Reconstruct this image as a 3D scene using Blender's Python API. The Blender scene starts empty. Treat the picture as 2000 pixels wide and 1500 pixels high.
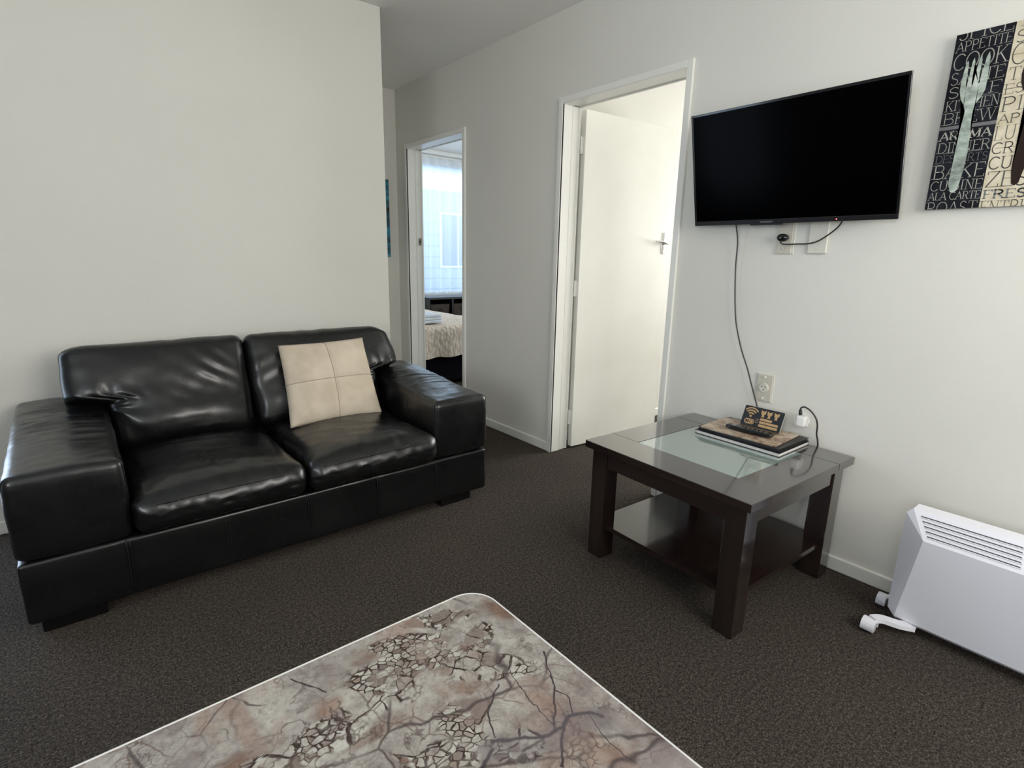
import bpy, bmesh, math, random
from mathutils import Vector, Matrix, noise
random.seed(4)
C = bpy.context.scene.collection
S = bpy.context.scene
PI = math.pi
R = math.radians

# ------------------------------------------------------------------ camera
YAW, PITCH, ROLL, FPX = 0.6887779, 0.2313404, 0.0202337, 1048.93
cam_d = bpy.data.cameras.new('camera'); cam = bpy.data.objects.new('camera', cam_d); C.objects.link(cam)
f = Vector((math.sin(YAW)*math.cos(PITCH), math.cos(YAW)*math.cos(PITCH), -math.sin(PITCH)))
rt = Vector((math.cos(YAW), -math.sin(YAW), 0)); up = rt.cross(f)
rt2 = rt*math.cos(ROLL)+up*math.sin(ROLL); up2 = -rt*math.sin(ROLL)+up*math.cos(ROLL)
M = Matrix((rt2, up2, -f)).transposed().to_4x4(); M.translation = Vector((-2.16712, -1.63432, 1.15506))
cam.matrix_world = M
cam_d.sensor_width = 36; cam_d.lens = 36*FPX/2000; cam_d.clip_start = .02; cam_d.clip_end = 200
S.camera = cam

# ------------------------------------------------------------------ world, lights, exposure
S.view_settings.view_transform = 'Standard'; S.view_settings.look = 'None'
S.view_settings.gamma = 1; S.view_settings.use_curve_mapping = False
S.view_settings.exposure = 0.08
w = bpy.data.worlds.new('sky'); S.world = w; w.use_nodes = True
wn = w.node_tree.nodes; wl = w.node_tree.links
bg = wn['Background']; bg.inputs[0].default_value = (.66, .82, 1, 1); bg.inputs[1].default_value = 2.2

def area(name, loc, rot, sx, sy, power, col):
    l = bpy.data.lights.new(name, 'AREA'); l.shape = 'RECTANGLE'; l.size = sx; l.size_y = sy
    l.energy = power; l.color = col
    o = bpy.data.objects.new(name, l); C.objects.link(o); o.location = loc; o.rotation_euler = rot
    return o
# daylight lamps at the window openings; the side, bedroom-side and outdoor ones are added
area('daylight_back_window', (-.95, -3.02, 1.58), (R(90), 0, 0), 1.45, 1.04, 46, (1, .935, .83))
area('daylight_glass_door', (-3.21, 1.40, 1.02), (R(-90), 0, 0), 1.20, 1.9, 20, (.62, .78, 1))
area('added_fill_side', (-4.22, -2.15, 1.5), (R(90), 0, R(-90)), 1.4, 1.1, 44, (.97, .985, 1))  # unseen source, added to brighten the hall and right wall
area('daylight_spare_room', (3.22, -.55, 1.45), (R(90), 0, R(90)), 1.9, 1.3, 106, (1, .975, .925))

area('added_fill_bedroom_side', (3.22, 1.9, 1.45), (R(90), 0, R(90)), 1.4, 1.25, 46, (.93, .97, 1))  # unseen source, added to brighten the foot of the bed
area('added_fill_above_bedroom', (1.7, 5.3, 3.1), (R(-50), 0, 0), 2.4, 1.2, 115, (.74, .87, 1))  # added lamp outdoors, out of view, boosts sky light into the bedroom

# ------------------------------------------------------------------ materials
def mat(name, col=(.5, .5, .5), rough=.5, metal=0, spec=.5, coat=0, coat_rough=.05):
    m = bpy.data.materials.new(name); m.use_nodes = True
    b = m.node_tree.nodes['Principled BSDF']
    b.inputs['Base Color'].default_value = (*col, 1); b.inputs['Roughness'].default_value = rough
    b.inputs['Metallic'].default_value = metal; b.inputs['Specular IOR Level'].default_value = spec
    b.inputs['Coat Weight'].default_value = coat; b.inputs['Coat Roughness'].default_value = coat_rough
    return m
class N:
    """tiny node helper"""
    def __init__(s, m): s.m = m; s.t = m.node_tree; s.b = s.t.nodes['Principled BSDF']; s.tc = s.t.nodes.new('ShaderNodeTexCoord')
    def new(s, k, **kw):
        n = s.t.nodes.new(k)
        for a, v in kw.items(): setattr(n, a, v)
        return n
    def put(s, sock, v):
        if isinstance(v, bpy.types.NodeSocket): s.t.links.new(v, sock)
        elif isinstance(v, (tuple, list)) and len(v) == 3 and sock.type == 'RGBA': sock.default_value = (*v, 1)
        else: sock.default_value = v
    def math(s, op, a, b=0, clamp=False):
        n = s.new('ShaderNodeMath', operation=op); n.use_clamp = clamp; s.put(n.inputs[0], a); s.put(n.inputs[1], b); return n.outputs[0]
    def vm(s, op, a, b=(0, 0, 0)):
        n = s.new('ShaderNodeVectorMath', operation=op); s.put(n.inputs[0], a)
        if op == 'SCALE': s.put(n.inputs['Scale'], b)
        else: s.put(n.inputs[1], b)
        return n.outputs['Value'] if op in ('DOT_PRODUCT', 'LENGTH', 'DISTANCE') else n.outputs[0]
    def noise(s, vec, scale, detail=3, rough=.5, dist=0, col=False):
        n = s.new('ShaderNodeTexNoise'); s.put(n.inputs['Vector'], vec); n.inputs['Scale'].default_value = scale
        n.inputs['Detail'].default_value = detail; n.inputs['Roughness'].default_value = rough; n.inputs['Distortion'].default_value = dist
        return n.outputs['Color' if col else 'Fac']
    def vor(s, vec, scale, feature='F1', out='Distance', rnd=1):
        n = s.new('ShaderNodeTexVoronoi', feature=feature); s.put(n.inputs['Vector'], vec); n.inputs['Scale'].default_value = scale
        n.inputs['Randomness'].default_value = rnd
        return n.outputs[out]
    def ramp(s, fac, stops, interp='LINEAR'):
        n = s.new('ShaderNodeValToRGB'); e = n.color_ramp.elements; n.color_ramp.interpolation = interp
        while len(e) < len(stops): e.new(.5)
        for q, (p, c) in zip(e, stops):
            q.position = p; q.color = (*c, 1) if len(c) == 3 else c
        s.put(n.inputs[0], fac); return n.outputs[0]
    def rng(s, v, a, b, c=0, d=1, smooth=False):
        n = s.new('ShaderNodeMapRange'); n.clamp = True
        if smooth: n.interpolation_type = 'SMOOTHSTEP'
        s.put(n.inputs[0], v)
        for i, x in enumerate((a, b, c, d)): n.inputs[i+1].default_value = x
        return n.outputs[0]
    def mix(s, fac, a, b, mode='MIX'):
        n = s.new('ShaderNodeMix', data_type='RGBA', blend_type=mode)
        s.put(n.inputs[0], fac); s.put(n.inputs[6], a); s.put(n.inputs[7], b); return n.outputs[2]
    def bump(s, h, strength, dist=.001, chain=None):
        n = s.new('ShaderNodeBump'); s.put(n.inputs['Height'], h); n.inputs['Strength'].default_value = strength
        n.inputs['Distance'].default_value = dist
        if chain: s.put(n.inputs['Normal'], chain)
        return n.outputs[0]
    def setn(s, name, v): s.put(s.b.inputs[name], v)

def wall_mat(name, col, v=.03):
    m = mat(name, col, .62, spec=.35); n = N(m); o = n.tc.outputs['Object']
    big = n.noise(o, 1.3, 3)
    c = n.mix(n.rng(big, .3, .7), tuple(x*(1-v) for x in col), tuple(min(1, x*(1+v)) for x in col))
    n.setn('Base Color', c)
    n.setn('Normal', n.bump(n.noise(o, 210, 4, .6), .22, .0015, n.bump(n.noise(o, 38, 2), .18, .002)))
    return m
M_wall = wall_mat('painted_wall', (.66, .65, .60))
M_ceil = wall_mat('painted_ceiling', (.80, .79, .76))
M_trim = mat('gloss_white_trim', (.74, .735, .69), .3)
M_door = mat('door_paint', (.80, .79, .72), .38)
n = N(M_door); n.setn('Base Color', n.mix(n.rng(n.noise(n.tc.outputs['Object'], 3, 4), .35, .65), (.77, .76, .69), (.82, .81, .745)))

M_carpet = mat('carpet', (.07, .06, .05), .95, spec=.1); n = N(M_carpet); o = n.tc.outputs['Object']
sp = n.noise(o, 210, 3, .75); sp2 = n.noise(o, 95, 2, .6); lg = n.noise(o, 2.2, 3)
c1 = n.ramp(sp, [(.32, (.018, .0145, .012)), (.48, (.060, .050, .042)), (.60, (.120, .102, .086)), (.72, (.22, .19, .165))])
c2 = n.mix(n.rng(sp2, .35, .65), (.62, .62, .62), (1.25, 1.25, 1.25))
c3 = n.mix(n.rng(lg, .3, .7), (.9, .9, .9), (1.1, 1.08, 1.05))
n.setn('Base Color', n.mix(1, n.mix(1, c1, c2, 'MULTIPLY'), c3, 'MULTIPLY'))
n.setn('Normal', n.bump(sp, .9, .006, n.bump(n.vor(o, 170), .6, .004)))

M_leather = mat('black_leather', (.0040, .0040, .0044), .34, spec=.45, coat=.25, coat_rough=.2); n = N(M_leather); o = n.tc.outputs['Object']
grain = n.vor(o, 420, 'DISTANCE_TO_EDGE'); 
n.setn('Roughness', n.rng(n.noise(o, 7, 4), .3, .7, .22, .36))
wr = n.noise(o, 13, 2, .45, 0)
n.setn('Normal', n.bump(n.rng(grain, 0, .12), .12, .0008, n.bump(wr, .14, .005)))
M_foot = mat('dark_foot', (.003, .0025, .0025), .6, spec=.12)
M_stitch = mat('leather_seam', (.006, .006, .0065), .4)

def dark_wood(name, along):
    m = mat(name, (.02, .012, .01), .22, spec=.5, coat=1, coat_rough=.08); m.node_tree.nodes['Principled BSDF'].inputs['Coat IOR'].default_value = 1.75; n = N(m); o = n.tc.outputs['Object']
    sc = (3, 60, 60) if along == 'x' else ((60, 3, 60) if along == 'y' else (60, 60, 3))
    g = n.noise(n.vm('MULTIPLY', o, sc), 1.2, 4, .6)
    n.setn('Base Color', n.ramp(g, [(.3, (.0095, .0055, .0050)), (.7, (.022, .0125, .0105))]))
    n.setn('Roughness', n.rng(n.noise(o, 14, 3), .3, .7, .13, .24))
    return m
M_wx, M_wy, M_wz = dark_wood('espresso_wood_x', 'x'), dark_wood('espresso_wood_y', 'y'), dark_wood('espresso_wood_z', 'z')
M_glass = mat('frosted_glass', (.26, .335, .315), .04, spec=.8, coat=1, coat_rough=.01); M_glass.node_tree.nodes['Principled BSDF'].inputs['Coat IOR'].default_value = 1.8
M_black = mat('black_plastic', (.008, .008, .009), .32)
M_gloss = mat('black_gloss', (.006, .006, .007), .12)
M_screen = mat('tv_screen', (.0006, .0006, .0008), .16, spec=.02)
M_cable = mat('cable_rubber', (.018, .016, .016), .5)
M_white = mat('white_plastic', (.76, .76, .74), .35)
M_beige = mat('beige_plate', (.50, .475, .40), .4)
M_cream = mat('cream_plate', (.60, .59, .52), .35)
M_screw = mat('screw_metal', (.55, .48, .42), .35, .8)
M_chrome = mat('chrome', (.75, .75, .77), .12, 1)
M_heat = mat('heater_enamel', (.77, .775, .84), .38)
M_slot = mat('heater_slot', (.05, .05, .055), .6)
M_wheel = mat('caster_grey', (.55, .56, .56), .4)
M_edge = mat('pale_edge', (.62, .61, .59), .15, 0, .8)
M_led = mat('standby_led', (.8, .05, .05), .4); b = M_led.node_tree.nodes['Principled BSDF']
b.inputs['Emission Color'].default_value = (1, .12, .12, 1); b.inputs['Emission Strength'].default_value = 3
M_pillow = mat('suede_cream', (.60, .50, .41), .85, spec=.15); n = N(M_pillow); o = n.tc.outputs['Object']
n.setn('Base Color', n.mix(n.rng(n.noise(o, 9, 4), .35, .65), (.475, .405, .315), (.575, .50, .40)))
n.setn('Normal', n.bump(n.noise(o, 260, 3), .25, .001))
M_seam = mat('cushion_seam', (.33, .26, .21), .9)
M_paper = mat('paper', (.62, .60, .57), .6)
M_gold = mat('gold_print', (.43, .28, .135), .5)
M_signblack = mat('sign_black', (.012, .014, .018), .28)
M_acrylic = mat('clear_acrylic', (.62, .60, .55), .15)
M_folder = mat('black_folder', (.010, .010, .011), .33)

# ------------------------------------------------------------------ geometry helpers
def obj(name, bm, m, parent=None, org=None, smooth=False, label=None):
    """link bm as ONE mesh object. org: world origin to subtract when bm is in world space"""
    if org is not None: bmesh.ops.translate(bm, verts=bm.verts, vec=-Vector(org))
    bmesh.ops.recalc_face_normals(bm, faces=bm.faces)
    me = bpy.data.meshes.new(name); bm.to_mesh(me); bm.free()
    ms = m if isinstance(m, (list, tuple)) else [m]
    for x in ms: me.materials.append(x)
    if smooth:
        for p in me.polygons: p.use_smooth = True
    o = bpy.data.objects.new(name, me); C.objects.link(o)
    if parent: o.parent = parent
    if label: o['label'] = label
    return o
def thing(name, label, cat, loc=(0, 0, 0), rotz=0, group=None):
    o = bpy.data.objects.new(name, None); C.objects.link(o); o.empty_display_size = .05
    o.location = loc; o.rotation_euler = (0, 0, rotz); o['label'] = label; o['category'] = cat
    if group: o['group'] = group
    return o
def tag(o, label, cat, loc=None, group=None):
    o['label'] = label; o['category'] = cat
    if group: o['group'] = group
    if loc is not None: o.location = loc
    return o
def struct(name, bm, m, parent=None, smooth=False):
    o = obj(name, bm, m, parent, smooth=smooth)
    if not parent: o['kind'] = 'structure'
    return o
def box(bm, x0, x1, y0, y1, z0, z1, bev=0, seg=1):
    v = [bm.verts.new(p) for p in ((x0, y0, z0), (x1, y0, z0), (x1, y1, z0), (x0, y1, z0), (x0, y0, z1), (x1, y0, z1), (x1, y1, z1), (x0, y1, z1))]
    fs = [bm.faces.new([v[i] for i in q]) for q in ((0, 3, 2, 1), (4, 5, 6, 7), (0, 1, 5, 4), (1, 2, 6, 5), (2, 3, 7, 6), (3, 0, 4, 7))]
    if bev:
        es = list({e for q in fs for e in q.edges})
        bmesh.ops.bevel(bm, geom=es, offset=bev, segments=seg, affect='EDGES', profile=.5)
    return bm
def bx(*a, **k): return box(bmesh.new(), *a, **k)
def axis_pts(h, r, n):
    k = 3 if r > .012 else 2
    e = [-h+r*i/k for i in range(k)]
    mid = [-(h-r)+2*(h-r)*i/n for i in range(n+1)]
    return e+mid+[-q for q in reversed(e)]
def rounded(bm, c, s, r, n=(8, 8, 8), fn=None):
    """rounded box on a fine grid, centre c, full size s, corner radius r; fn displaces (p, normal)"""
    h = [q/2 for q in s]; r = min(r, min(h)*.98); ax = [axis_pts(h[i], r, n[i]) for i in range(3)]
    cache = {}
    def vert(p):
        key = tuple(round(q, 5) for q in p)
        if key in cache: return cache[key]
        inner = Vector([max(-(h[i]-r), min(h[i]-r, p[i])) for i in range(3)])
        d = Vector(p)-inner
        nn = d.normalized() if d.length > 1e-9 else Vector((0, 0, 1))
        q = inner+nn*r
        if fn: q = fn(q, nn)
        v = bm.verts.new(q+Vector(c)); cache[key] = v; return v
    for a in range(3):
        b_, c_ = (a+1) % 3, (a+2) % 3
        for sgn in (-1, 1):
            for i in range(len(ax[b_])-1):
                for j in range(len(ax[c_])-1):
                    q = []
                    for di, dj in ((0, 0), (1, 0), (1, 1), (0, 1)):
                        p = [0, 0, 0]; p[a] = sgn*h[a]; p[b_] = ax[b_][i+di]; p[c_] = ax[c_][j+dj]; q.append(vert(p))
                    if len(set(q)) >= 3:
                        try: bm.faces.new(q if sgn > 0 else q[::-1])
                        except ValueError: pass
    return bm
def rb(c, s, r, n=(2, 2, 2), fn=None): return rounded(bmesh.new(), c, s, r, n, fn)
def catmull(pts, k=8):
    P = [Vector(p) for p in pts]; out = []
    P = [P[0]*2-P[1]]+P+[P[-1]*2-P[-2]]
    for i in range(1, len(P)-2):
        for j in range(k):
            t = j/k; a, b_, c_, d = P[i-1:i+3]
            out.append(.5*((2*b_)+(c_-a)*t+(2*a-5*b_+4*c_-d)*t*t+(3*b_-a-3*c_+d)*t**3))
    out.append(P[-2]); return out
def tube(bm, pts, rad, seg=8, closed=False, smoothk=0):
    P = catmull(pts, smoothk) if smoothk else [Vector(p) for p in pts]
    n = len(P); rings = []; prev = None
    for i, p in enumerate(P):
        if closed: t = (P[(i+1) % n]-P[i-1]).normalized()
        else: t = (P[min(i+1, n-1)]-P[max(i-1, 0)]).normalized()
        if prev is None:
            a = Vector((0, 0, 1)) if abs(t.z) < .9 else Vector((1, 0, 0)); u = t.cross(a).normalized()
        else: u = (prev-t*prev.dot(t)).normalized()
        prev = u; v = t.cross(u)
        rr = rad[i] if isinstance(rad, (list, tuple)) else rad
        rings.append([bm.verts.new(p+(u*math.cos(2*PI*k/seg)+v*math.sin(2*PI*k/seg))*rr) for k in range(seg)])
    m = n if closed else n-1
    for i in range(m):
        A, B = rings[i], rings[(i+1) % n]
        for k in range(seg): bm.faces.new((A[k], A[(k+1) % seg], B[(k+1) % seg], B[k]))
    if not closed:
        bm.faces.new(rings[0][::-1]); bm.faces.new(rings[-1])
    return bm
def cyl(bm, a, b_, r0, r1=None, seg=20):
    a, b_ = Vector(a), Vector(b_); r1 = r0 if r1 is None else r1
    return tube(bm, [a, b_], [r0, r1], seg)
def loft(bm, loops, cap=True):
    """loops: lists of points of equal length, closed rings"""
    vs = [[bm.verts.new(p) for p in l] for l in loops]
    k = len(vs[0])
    for A, B in zip(vs, vs[1:]):
        for i in range(k): bm.faces.new((A[i], A[(i+1) % k], B[(i+1) % k], B[i]))
    if cap: bm.faces.new(vs[0][::-1]); bm.faces.new(vs[-1])
    return bm
def sstep(a, b_, x):
    t = max(0, min(1, (x-a)/(b_-a))); return t*t*(3-2*t)

# ------------------------------------------------------------------ the shell
H = 2.4; T = .115
floor = struct('floor', bx(-4.3, 3.3, -3.1, 4.6, -.05, 0), M_carpet)
ceiling = struct('ceiling', bx(-4.3, 3.3, -3.1, 4.6, H, H+.08), M_ceil)
D2 = (-.140, .605); D1 = (1.555, 2.32); DT = 1.953
bm = bmesh.new()
for a, b_ in ((-3.1, D2[0]-.012), (D2[1]+.012, D1[0]-.012), (D1[1]+.012, 4.5)): box(bm, 0, T, a, b_, 0, H)
for d in (D1, D2): box(bm, 0, T, d[0]-.012, d[1]+.012, DT+.012, H)
struct('wall_right', bm, M_wall)
XC, YS, YH = -.727, 1.2527, 2.504
bm = bx(-2.56, XC, YS, YS+.1, 0, H); box(bm, -4.3, -3.86, YS, YS+.1, 0, H); box(bm, -3.86, -2.56, YS, YS+.1, 2.02, H); struct('wall_left', bm, M_wall)
struct('wall_hall', bx(XC-.1, XC, YS+.1, YH+.1, 0, H), M_wall)
struct('wall_hall_end', bx(XC, 0, YH, YH+.1, 0, H), M_wall)
def holed_wall_y(name, y0, y1, x0, x1, hx0, hx1, hz0, hz1, m=None):
    bm = bx(x0, hx0, y0, y1, 0, H); box(bm, hx1, x1, y0, y1, 0, H); box(bm, hx0, hx1, y0, y1, 0, hz0); box(bm, hx0, hx1, y0, y1, hz1, H)
    return struct(name, bm, m or M_wall)
holed_wall_y('wall_back', -3.1, -3.0, -4.3, 0, -1.70, -.20, 1.04, 2.12)
bm = bx(-4.3, -4.2, -3.1, -2.87, 0, H); box(bm, -4.3, -4.2, -1.43, YS, 0, H); box(bm, -4.3, -4.2, -2.87, -1.43, 0, .93); box(bm, -4.3, -4.2, -2.87, -1.43, 2.07, H)
struct('wall_side', bm, wall_mat('low_bounce_side_wall', (.30, .29, .27)))  # unseen wall, toned darker to cut bounce light on the left
bm = bx(-4.2, -4.15, -2.87, -1.43, .93, .98); box(bm, -4.2, -4.15, -2.87, -1.43, 2.02, 2.07); box(bm, -4.2, -4.15, -2.87, -2.82, .98, 2.02); box(bm, -4.2, -4.15, -1.48, -1.43, .98, 2.02)
struct('added_window_5', bm, M_trim)  # unseen window frame, added to go with the side fill lamp
holed_wall_y('wall_bedroom_window', 4.4, 4.5, T, 3.3, .5, 2.9, .66, 2.3)
bm = bx(3.2, 3.3, .42, 1.18, 0, H); box(bm, 3.2, 3.3, 2.62, 4.4, 0, H); box(bm, 3.2, 3.3, 1.18, 2.62, 0, .8); box(bm, 3.2, 3.3, 1.18, 2.62, 2.1, H); box(bm, 3.2, 3.3, -2.5, -1.52, 0, H); box(bm, 3.2, 3.3, -1.52, .42, 0, .78); box(bm, 3.2, 3.3, -1.52, .42, 2.12, H)
struct('wall_bedroom_side', bm, M_wall)
struct('wall_between_bedrooms', bx(T, 3.2, .72, .82, 0, H), M_wall)
struct('wall_spare_room', bx(T, 3.2, -2.5, -2.4, 0, H), M_wall)

def window_y(name, x0, x1, z0, z1, y, fr=.05, xm=None):
    bm = bx(x0, x1, y-.03, y+.03, z0, z0+fr); box(bm, x0, x1, y-.03, y+.03, z1-fr, z1)
    box(bm, x0, x0+fr, y-.03, y+.03, z0+fr, z1-fr); box(bm, x1-fr, x1, y-.03, y+.03, z0+fr, z1-fr)
    xm = xm or (x0+x1)/2; box(bm, xm-.025, xm+.025, y-.03, y+.03, z0+fr, z1-fr)
    return struct(name, bm, M_trim)
window_y('window_1', .5, 2.9, .66, 2.3, 4.45, xm=1.10)
window_y('window_2', -1.70, -.20, 1.04, 2.12, -2.97)
bm = bx(3.15, 3.20, -1.52, .42, .78, .83)
box(bm, 3.15, 3.2, -1.52, .42, 2.07, 2.12); box(bm, 3.15, 3.2, -1.52, -1.47, .83, 2.07); box(bm, 3.15, 3.2, .37, .42, .83, 2.07); box(bm, 3.15, 3.2, -.575, -.525, .83, 2.07)
struct('window_3', bm, M_trim)
bm = bx(3.15, 3.20, 1.18, 2.62, .8, .85)
box(bm, 3.15, 3.2, 1.18, 2.62, 2.05, 2.1); box(bm, 3.15, 3.2, 1.18, 1.23, .85, 2.05); box(bm, 3.15, 3.2, 2.57, 2.62, .85, 2.05)
struct('added_window_6', bm, M_trim)  # unseen window frame, added for the lamp that lifts the bed
bm = bx(-3.86, -2.56, 1.29, 1.34, 0, .07)
box(bm, -3.86, -2.56, 1.29, 1.34, 1.96, 2.02); box(bm, -3.86, -3.80, 1.29, 1.34, .07, 1.96); box(bm, -2.62, -2.56, 1.29, 1.34, .07, 1.96); box(bm, -3.24, -3.18, 1.29, 1.34, .07, 1.96)
struct('window_4', bm, M_trim)

# door linings: architraves, rebated jambs
def lining(name, d):
    y0, y1 = d
    e = bpy.data.objects.new(name, None); C.objects.link(e); e['kind'] = 'structure'; e.location = (0, (y0+y1)/2, 0)
    org = (0, (y0+y1)/2, 0); A = .031; P = -.014
    for s_, (x0, x1) in (('room', (P, 0)), ('far', (T, T+.014))):
        obj('architrave', bx(x0, x1, y1, y1+A, 0, DT+A, bev=.002), M_trim, e, org)
        obj('architrave', bx(x0, x1, y0-A, y0, 0, DT+A, bev=.002), M_trim, e, org)
        obj('architrave', bx(x0, x1, y0, y1, DT, DT+A, bev=.002), M_trim, e, org)
    # each jamb: stop (proud) on the living side, rebate on the bedroom side
    xs = .062
    for (a, b_) in ((y1, y1+.012), (y0-.012, y0)):
        obj('jamb', bx(P+.001, xs, a, b_, 0, DT, bev=.002), M_trim, e, org)
    xr = xs+.004
    obj('jamb_rebate', bx(xr, T+.013, y1+.004, y1+.013, 0, DT, bev=.001), M_trim, e, org)
    obj('jamb_rebate', bx(xr, T+.013, y0-.013, y0-.004, 0, DT, bev=.001), M_trim, e, org)
    obj('jamb_head', bx(P+.001, xs, y0, y1, DT-.002, DT+.010, bev=.002), M_trim, e, org)
    obj('jamb_head_rebate', bx(xr, T+.013, y0, y1, DT+.004, DT+.012, bev=.001), M_trim, e, org)
    return e, org
lin1, o1 = lining('door_1', D1)
lin2, o2 = lining('door_2', D2)
# strike plate on the near bedroom's jamb
obj('strike_plate', bx(.085, .108, D1[1]-.001, D1[1]+.0035, 1.235, 1.292), mat('strike_brass', (.25, .22, .18), .4, .8), lin1, o1)
obj('latch_hole', bx(.091, .102, D1[1]-.003, D1[1]-.001, 1.254, 1.273), M_black, lin1, o1)

# baseboards
def skirt(name, x0, x1, y0, y1):
    bm = bmesh.new(); box(bm, x0, x1, y0, y1, 0, .058, bev=.006, seg=3); return struct(name, bm, M_trim, smooth=False)
skirt('baseboard_right', -.013, 0, -3.0, D2[0]-.032)
skirt('baseboard_right_middle', -.013, 0, D2[1]+.032, D1[0]-.032)
skirt('baseboard_left', -2.56, XC, YS-.013, YS)
skirt('baseboard_hall_end', XC, 0, YH-.013, YH)
skirt('baseboard_spare_room', T+.02, 3.2, .707, .72)
skirt('baseboard_bedroom', T, 3.2, 4.387, 4.4)
struct('trim_bedroom_cornice', bx(T, 3.2, 4.34, 4.4, 2.355, 2.4, bev=.01), M_ceil)

# door 2 leaf, ajar into the bright room (about 84 degrees)
leaf_e = bpy.data.objects.new('door_3', None); C.objects.link(leaf_e); leaf_e['kind'] = 'structure'
leaf_e.location = (.142, .603, 0); leaf_e.rotation_euler = (0, 0, R(-5.2))
LW = .765
leaf = obj('door_leaf', bx(.006, LW, -.020, .015, .012, 1.947, bev=.0015), M_door, leaf_e)
for z in (.20, .985, 1.765):
    bm = bx(-.012, .006, .012, .016, z-.045, z+.045)
    for k in range(5): cyl(bm, (0, .0, z-.045+k*.0185), (0, .0, z-.045+k*.0185+.016), .0062, seg=10)
    box(bm, -.014, .006, -.0035, -.0015, z-.045, z+.045)
    obj('hinge', bm, M_trim, leaf_e)
bm = rb((LW-.062, -.0215, 1.262), (.036, .004, .135), .0019, (3, 1, 8), lambda p, nn: Vector((p.x*(1-.35*abs(p.z/.0675)**4), p.y, p.z)))
hp = obj('handle_plate', bm, M_chrome, leaf_e, smooth=True)
bm = bmesh.new(); cyl(bm, (LW-.062, -.022, 1.262), (LW-.062, -.052, 1.262), .009, .0085)
tube(bm, [(LW-.055, -.052, 1.259), (LW-.075, -.054, 1.264), (LW-.115, -.056, 1.271), (LW-.165, -.052, 1.272)], [.0075, .0085, .0065, .0045]+[.0045]*0, 10)
obj('lever', bm, M_chrome, leaf_e, smooth=True)

# ------------------------------------------------------------------ sofa
sx, sy = -1.532, .78
sofa = thing('leather_sofa', 'black leather two-seater sofa with broad arms against the cream wall', 'sofa', (sx, sy, 0))
SO = (sx, sy, 0)
def nz(p, s, seed=0): return noise.noise(Vector((p[0]*s+seed, p[1]*s+seed*1.7, p[2]*s-seed)))
FY = .36
def base_fn(p, nn):
    d = .004*nz(p, 5, 2)+.0025*nz(p, 14, 5)
    return p+nn*d
def panel(x0, x1):
    c = ((x0+x1)/2, (FY+1.19)/2, .143); s = (x1-x0, 1.19-FY, .203)
    return rb(c, s, .022, (10, 8, 5), lambda p, nn: p+nn*(.0035*nz((p.x+c[0], p.y, p.z), 6, 3)+.002*nz((p.x+c[0], p.y, p.z), 17)) + Vector((0, -.006*math.cos(p.z/.203*2.6) if nn.y < -.5 else 0, 0)))
xs_ = [-2.392, -2.126, -1.836, -1.547, -1.255, -.965, -.682]
bm = rb(((-2.392-.682)/2, (FY+1.19)/2, .143), (2.392-.682, 1.19-FY, .206), .014, (60, 10, 8),
        lambda p, nn: p+nn*(.0045*nz(p, 5, 3)+.0022*nz(p, 15, 1)) - (Vector((0, -.004, 0)) * max([0]+[1-abs(p.x+(-2.392-.682)/2-q)/.009 for q in xs_[1:-1]]) if nn.y < -.3 else Vector()))
base = obj('base', bm, M_leather, sofa, SO, True)
for x in xs_[1:-1]:
    bm = bmesh.new(); tube(bm, [(x-.0, FY+.010, .242), (x, FY-.001, .225), (x, FY-.003, .15), (x, FY+.001, .06)], .0018, 6, smoothk=5)
    obj('seam', bm, M_stitch, base, SO, True); bm = bmesh.new()
    tube(bm, [(x+.009, FY+.012, .240), (x+.009, FY, .225), (x+.009, FY-.003, .15), (x+.009, FY+.001, .06)], .0011, 6, smoothk=5)
    obj('seam', bm, M_stitch, base, SO, True)
for x0, x1 in ((-2.36, -2.20), (-.93, -.765)):
    for y0 in (FY+.015, 1.07): obj('foot', bx(x0, x1, y0, y0+.08, 0, .048, bev=.003), M_foot, sofa, SO)

def arm(x0, x1, sgn, nm):
    c = Vector(((x0+x1)/2, (FY+1.20)/2, .3815)); s = (x1-x0, 1.20-FY, .267); L = s[1]
    def fn(p, nn):
        v = (p.y/L+.5)                       # 0 front .. 1 back
        q = p.copy(); top = max(0, nn.z)
        # soft pillowed sides
        q += nn*(.018*math.cos(PI*p.x/s[0])*math.cos(PI*(v-.5))**.5 if abs(nn.z) > .5 else .006*math.cos(PI*p.z/s[2]))
        zt = (p.z/s[2]+.5)
        q.z += zt*(.040*sstep(.05, .95, v)+.0)    # the top climbs toward the wall
        if top > .3:
            e = math.exp(-((v-.55)/.24)**2)*math.cos(PI*p.x/s[0]*.92)
            y = p.y+.02*nz(p, 6, 9)
            ridge = 1.2*noise.noise(Vector((p.x*3.2+x0, y*34+p.x*1.5, 0)))+.5*noise.noise(Vector((p.x*7+3, y*75, 5)))
            q.z += top*e*.0085*ridge
        q += nn*(.0030*nz(q, 9, x0)+.0012*nz(q, 28))
        return q
    bm = rb(c, s, .024, (22, 90, 12), fn)
    o = obj('arm', bm, M_leather, sofa, SO, True)
    # piped edge around the front panel
    y = FY+.003; z1 = .5135; z0 = .252; r = .022; bm = bmesh.new()
    pts = []
    for (cx, cz, a0) in ((x1-r, z1-r, 0), (x0+r, z1-r, 90), (x0+r, z0+r, 180), (x1-r, z0+r, 270)):
        for k in range(5):
            a = R(a0+k*22.5); pts.append((cx+r*math.cos(a), y+.012+.0*k, cz+r*math.sin(a)))
    up_ = [p for p in pts]
    tube(bm, up_, .0026, 8, closed=True)
    obj('piping', bm, M_stitch, o, SO, True)
    return o
arm(-2.388, -2.104, -1, 'l'); arm(-.966, -.677, 1, 'r')

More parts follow.
